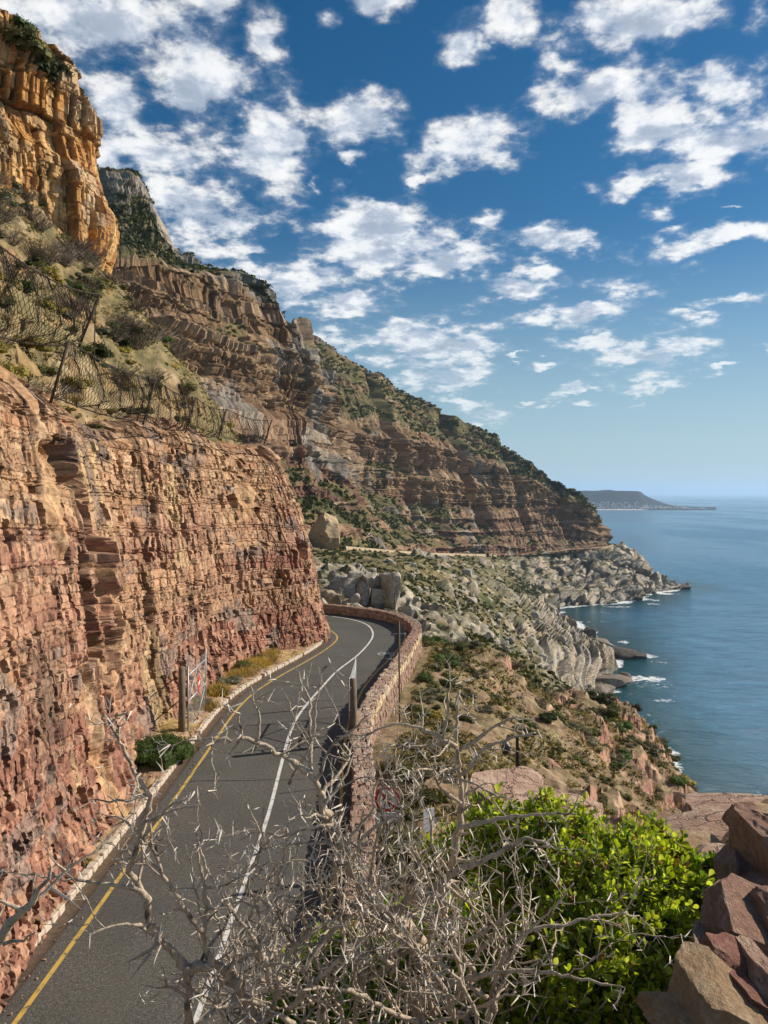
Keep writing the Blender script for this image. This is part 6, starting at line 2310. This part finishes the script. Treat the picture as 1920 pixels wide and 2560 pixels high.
def build_thorns():
    L = [
        px_limb([(1010, 2760), (1042, 2600), (1044, 2506), (1061, 2422), (1057, 2371), (1032, 2338), (994, 2304), (947, 2274), (922, 2240), (897, 2198), (871, 2160), (863, 2114), (833, 2063), (804, 2013), (798, 1974), (760, 1919), (700, 1887), (640, 1854), (570, 1848), (515, 1864)], 2.55, 2.15, .034, .005),
        px_limb([(1057, 2371), (1036, 2367), (998, 2346), (939, 2312), (905, 2278), (859, 2245), (838, 2210), (845, 2160)], 2.45, 2.2, .020, .006),
        px_limb([(947, 2276), (981, 2278), (1027, 2249), (1091, 2215), (1154, 2173), (1200, 2156), (1312, 2098), (1360, 2104)], 2.45, 2.3, .018, .006),
        px_limb([(1058, 2390), (1090, 2300), (1120, 2200), (1142, 2102), (1148, 2062), (1153, 2009), (1148, 1949), (1148, 1916), (1143, 1877), (1141, 1800), (1148, 1725)], 2.55, 2.5, .019, .006),
        px_limb([(1148, 1873), (1185, 1855), (1213, 1830), (1250, 1808), (1282, 1796), (1330, 1800)], 2.5, 2.5, .008, .0025),
        px_limb([(1141, 1866), (1105, 1848), (1062, 1826), (1036, 1815), (982, 1812), (935, 1830), (905, 1850)], 2.5, 2.45, .009, .003),
        px_limb([(1148, 1938), (1170, 1924), (1206, 1877), (1235, 1862), (1300, 1840), (1340, 1832)], 2.5, 2.45, .0085, .003),
        px_limb([(1148, 2066), (1180, 2062), (1250, 2046), (1310, 2038), (1367, 2033), (1441, 2036)], 2.4, 2.3, .010, .003),
        px_limb([(635, 2700), (635, 2554), (600, 2480), (570, 2435), (542, 2413), (467, 2418), (434, 2380), (401, 2353), (374, 2310), (369, 2250), (342, 2207), (325, 2180), (347, 2104), (353, 2060), (369, 2017), (374, 1990), (336, 1930), (315, 1887), (298, 1849), (271, 1800)], 2.3, 2.0, .020, .0045),
        px_limb([(472, 2560), (472, 2478), (467, 2418)], 2.25, 2.2, .014, .012),
        px_limb([(360, 2232), (300, 2215), (240, 2205), (190, 2196), (155, 2200), (130, 2182)], 2.05, 2.0, .008, .003),
        px_limb([(542, 2413), (512, 2370), (515, 2261), (505, 2201), (494, 2136), (505, 2082)], 2.2, 2.15, .010, .003),
        px_limb([(510, 2330), (467, 2283), (423, 2207), (401, 2174), (380, 2109), (376, 2060)], 2.15, 2.05, .009, .003),
        px_limb([(353, 2060), (400, 2040), (450, 2020), (500, 2012)], 2.0, 1.95, .006, .002),
        px_limb([(374, 2330), (330, 2310), (270, 2320), (220, 2340)], 2.05, 1.95, .006, .002),
        px_limb([(640, 1854), (650, 1800), (636, 1760), (626, 1710)], 2.15, 2.15, .006, .002),
        px_limb([(700, 1890), (760, 1850), (810, 1820)], 2.2, 2.3, .004, .0015),
        px_limb([(722, 1960), (780, 1850), (790, 1770), (800, 1715), (815, 1665), (860, 1690)], 2.25, 2.3, .005, .0015),
        px_limb([(1060, 2460), (1110, 2459), (1200, 2440), (1298, 2429), (1377, 2434), (1466, 2449), (1520, 2461)], 2.3, 2.15, .012, .004),
        px_limb([(1200, 2640), (1243, 2449), (1270, 2410), (1317, 2330), (1416, 2310), (1495, 2290), (1570, 2280)], 2.3, 2.3, .012, .003),
        px_limb([(1130, 2360), (1190, 2340), (1250, 2300), (1300, 2250), (1310, 2190)], 2.4, 2.4, .009, .003),
        px_limb([(830, 2640), (800, 2500), (760, 2420), (720, 2340), (690, 2260), (700, 2180), (720, 2100)], 2.5, 2.3, .013, .003),
        px_limb([(660, 2560), (690, 2480), (640, 2380), (650, 2290), (620, 2210), (650, 2120), (660, 2020)], 2.35, 2.2, .010, .003),
        px_limb([(900, 2640), (890, 2500), (930, 2420), (910, 2330), (960, 2220), (950, 2130), (985, 2050)], 2.45, 2.4, .011, .003),
        px_limb([(1040, 2500), (1000, 2440), (985, 2380), (1010, 2250), (1040, 2160), (1030, 2070), (1060, 1990)], 2.5, 2.5, .010, .003),
        px_limb([(863, 2114), (900, 2060), (930, 2030), (940, 1960), (980, 1900)], 2.3, 2.35, .007, .002),
        px_limb([(804, 2013), (850, 1960), (880, 1900), (900, 1840)], 2.2, 2.3, .006, .002),
        px_limb([(833, 2063), (770, 2070), (700, 2090), (640, 2080), (600, 2100)], 2.2, 2.15, .006, .002),
        px_limb([(1153, 2009), (1110, 1980), (1080, 1930), (1060, 1880)], 2.5, 2.5, .007, .002),
        px_limb([(1148, 1949), (1190, 1960), (1240, 1990), (1290, 2000)], 2.45, 2.4, .006, .002),
        px_limb([(925, 2210), (935, 2130), (955, 2060), (950, 1990), (985, 1930), (990, 1870)], 2.4, 2.4, .008, .0025),
        px_limb([(1040, 2160), (1000, 2090), (1005, 2020), (965, 1970), (940, 1900)], 2.45, 2.4, .007, .002),
        px_limb([(880, 2150), (920, 2080), (985, 2040), (1040, 1990), (1060, 1930)], 2.3, 2.35, .007, .002),
        px_limb([(1120, 2180), (1080, 2110), (1075, 2040), (1040, 1980)], 2.45, 2.4, .007, .002),
        px_limb([(780, 2600), (700, 2540), (610, 2500), (560, 2520), (500, 2500)], 2.1, 2.0, .009, .003),
        px_limb([(1050, 2560), (960, 2520), (880, 2480), (800, 2470), (740, 2480)], 2.2, 2.0, .010, .003),
        px_limb([(1000, 2640), (1080, 2560), (1160, 2540), (1230, 2500), (1290, 2480)], 2.2, 2.1, .010, .003),
    ]
    r = random.Random(77)
    for i in range(50):                       # the tangle low down in the middle
        x, y = r.uniform(560, 1260), r.uniform(2400, 2660)
        pl = [(x, y)]
        dx, dy = r.uniform(-40, 40), r.uniform(-75, -35)
        for k in range(r.randint(4, 7)):
            dx += r.uniform(-28, 28)
            dy += r.uniform(-14, 14)
            x, y = x + dx, y + dy
            if y < 2060:
                break
            pl.append((x, y))
        if len(pl) > 2:
            d = r.uniform(2.1, 2.75)
            L.append(px_limb(pl, d, d + r.uniform(-.2, .2), r.uniform(.005, .010), .002))
    thorn_bush('thorn_bush', 'large bare thorn bush with tangled pale branches in front of the road', L, 4, 0, .95)
    L2 = [px_limb([(-60, 2420), (0, 2340), (45, 2290), (75, 2270), (110, 2210), (128, 2165)], .95, .9, .009, .002), px_limb([(70, 2275), (30, 2262), (0, 2250), (-40, 2240)], .92, .9, .004, .001), px_limb([(72, 2275), (82, 2220), (90, 2180)], .92, .9, .003, .0008), px_limb([(10, 2360), (60, 2350), (90, 2330)], .93, .9, .003, .0008)]
    thorn_bush('thorn_twig', 'close blurred thorny twig poking in at the lower left edge', L2, 9, 0, .45)


build_thorns()


# ------------------------------------------------------------------ leafy green shrub on the right
def shrub(name, label, lobes, base, seed, n_spray, mats, leaf_len, n_single, per=8):
    rs = np.random.RandomState(seed)
    root = empty(name, base, label, 'shrub')
    org = np.array(base)
    C = np.array([P(a, b, d) for (a, b, rr, d) in lobes])
    Rr = np.array([rr / F * d for (a, b, rr, d) in lobes])
    k = rs.choice(len(lobes), n_spray, p=Rr ** 2 / (Rr ** 2).sum())
    d = unit(rs.randn(n_spray, 3) + np.array([.15, -.45, .35]))
    rad_ = Rr[k] * rs.uniform(.55, 1.08, n_spray)
    ctr = C[k] + d * rad_[:, None]
    ax = unit(d * .8 + np.array([.25, -.1, .75]) + .45 * rs.randn(n_spray, 3))           # shoots point out and up to the light
    # leaf outline: round tipped, narrow foot, folded along the midrib
    prof = [(0, 0, 0), (.30, .17, .05), (.62, .30, .09), (.88, .24, .07), (1.0, 0, .02)]
    base_v = [(0, 0, 0), (.33, 0, -.03), (.66, 0, -.02), (1.0, 0, .04)] + [(y_, s_ * x_, z_) for (y_, x_, z_) in prof[1:4] for s_ in (1, -1)]
    tri = [(0, 4, 1), (1, 4, 6), (1, 6, 2), (2, 6, 8), (2, 8, 3), (0, 1, 5), (1, 7, 5), (1, 2, 7), (2, 9, 7), (2, 3, 9)]
    bv = np.array(base_v)
    Lv, allF, lobe_id, dep = [], [], [], []
    stems = MB()
    T, B_, N_, S_, O_ = [], [], [], [], []
    for i in range(n_spray):
        a = ax[i]
        e1 = unit(np.cross(a, rs.randn(3)))
        e2 = np.cross(a, e1)
        Ls = rs.uniform(.05, .12)
        p0 = ctr[i] - a * Ls
        stems.tube([Vector(p0 - org - a * Ls * .6), Vector(ctr[i] - org)], [.0028, .0012], 4, False)
        for j in range(per):
            f = (j + .5) / per
            an = j * 2.4 + rs.rand() * .8
            out = e1 * math.cos(an) + e2 * math.sin(an)
            op = .95 - .55 * f
            t = unit(out * op + a * (1.15 - op) + .12 * rs.randn(3))
            n = unit(a - t * (a @ t) + .15 * rs.randn(3))
            O_.append(p0 + a * Ls * f)
            T.append(t)
            N_.append(n)
            S_.append(leaf_len * rs.uniform(.6, 1.2) * (.75 + .4 * math.sin(math.pi * min(1, f + .25))))
    T, N_, S_, O_ = np.array(T), np.array(N_), np.array(S_), np.array(O_)
    B_ = np.cross(N_, T)
    W = O_[:, None] + S_[:, None, None] * (bv[None, :, 0, None] * T[:, None] + bv[None, :, 1, None] * B_[:, None] + bv[None, :, 2, None] * N_[:, None]) - org
    n = len(T)
    order = np.argsort(O_[:, 1] + .6 * rs.rand(n))
    mi = rs.choice(len(mats), n, p=[m_[1] for m_ in mats])
    single = order[:n_single] if n_single else []
    me_s = []
    for (mn, _) in mats:
        me_s.append(mesh_np('leaf', bv, np.array(tri), M[mn], None, True))
    for q in single:
        o = link(bpy.data.objects.new('leaf', me_s[mi[q]]), root)
        m4 = Matrix((tuple(T[q]) + (0,), tuple(B_[q]) + (0,), tuple(N_[q]) + (0,), (0, 0, 0, 1))).transposed()
        o.matrix_local = Matrix.Translation(Vector(O_[q] - org)) @ m4 @ Matrix.Diagonal((S_[q], S_[q], S_[q], 1))
    rest = np.ones(n, bool)
    rest[list(single)] = False
    for kk, (mn, _) in enumerate(mats):
        w = W[rest & (mi == kk)]
        if len(w) == 0:
            continue
        f = (np.arange(len(w))[:, None, None] * len(bv) + np.array(tri)[None]).reshape(-1, 3)
        tag(link(bpy.data.objects.new('foliage', mesh_np('foliage', w.reshape(-1, 3), f, M[mn], None, True)), root), None, None, None, 'stuff')
    tag(stems.build('shoots', M['bark'], root), None, None, None, 'stuff')
    r = random.Random(seed)
    for i in range(len(lobes)):                  # woody stems from the foot into each lobe
        e = Vector(C[i] - org)
        mid = e * .5 + Vector((r.uniform(-.1, .1), r.uniform(-.1, .1), -.05))
        MB().tube([Vector((0, 0, 0)), mid, e], [.016, .011, .004], 7).build('stem', M['bark'], root, True)
    return root


GREENS = [('leaf', .58), ('leaf_pale', .17), ('leaf_old', .21), ('leaf_red', .04)]
M['leaf_pale'] = veg_mat('shrub_leaf_young', (.34, .42, .05), (.48, .54, .09), (.62, .64, .18), 14, .55)
shrub('leafy_shrub', 'bright green round leaved shrub filling the lower right', [(1235, 2085, 105, 3.25), (1130, 2140, 90, 3.4), (1390, 2110, 130, 3.15), (1330, 2230, 150, 3.1), (1560, 2150, 110, 3.1), (1500, 2270, 190, 2.9), (1650, 2200, 110, 2.95), (1735, 2225, 72, 2.9), (1700, 2310, 80, 2.8), (1680, 2410, 80, 2.65), (1640, 2330, 110, 2.8), (1450, 2430, 190, 2.7), (1590, 2480, 130, 2.6), (1300, 2400, 150, 2.85), (1600, 2590, 120, 2.5), (1400, 2580, 170, 2.6), (1640, 2080, 46, 3.3), (1700, 2110, 34, 3.3), (1360, 2010, 50, 3.3)],
      P(1420, 2760, 2.95), 3, 3000, GREENS, .036, 290)
shrub('dark_shrub', 'darker green shrub low down behind the thorn bush', [(860, 2420, 120, 3.4), (780, 2520, 130, 3.2), (1000, 2480, 150, 3.2), (930, 2580, 160, 3.0), (1130, 2420, 120, 3.2), (1180, 2560, 150, 2.9), (1090, 2330, 80, 3.4), (700, 2590, 90, 3.1), (1200, 2300, 90, 3.4), (990, 2300, 60, 3.6)],
      P(980, 2800, 3.25), 5, 900, [('leaf', .3), ('leaf_old', .64), ('leaf_red', .06)], .046, 0)
shrub('small_shrub', 'dark green sprig between the leafy shrub and the stone heap', [(1790, 2190, 50, 3.35), (1750, 2160, 40, 3.4), (1810, 2230, 34, 3.3)], P(1790, 2330, 3.35), 8, 70, [('leaf_old', .85), ('leaf', .15)], .045, 0)


# ------------------------------------------------------------------ sea air between here and the far shore
def haze():
    mb = MB().box((0, 0, 0), (190000, 190000, 470))
    m = bpy.data.materials.new('sea_haze')
    m.use_nodes = True
    t = NT(m.node_tree)
    m.node_tree.nodes.clear()
    v = t.n('ShaderNodeVolumePrincipled')
    v.inputs['Color'].default_value = (.52, .74, 1.0, 1)
    v.inputs['Density'].default_value = HAZE
    v.inputs['Anisotropy'].default_value = .2
    out = t.n('ShaderNodeOutputMaterial')
    t.link(v.outputs[0], out.inputs['Volume'])
    o = mb.build('haze', m)
    o.location = (0, 0, 234)
    tag(o, 'thin pale sea haze', 'haze', None, 'stuff')


HAZE = 5e-5
haze()
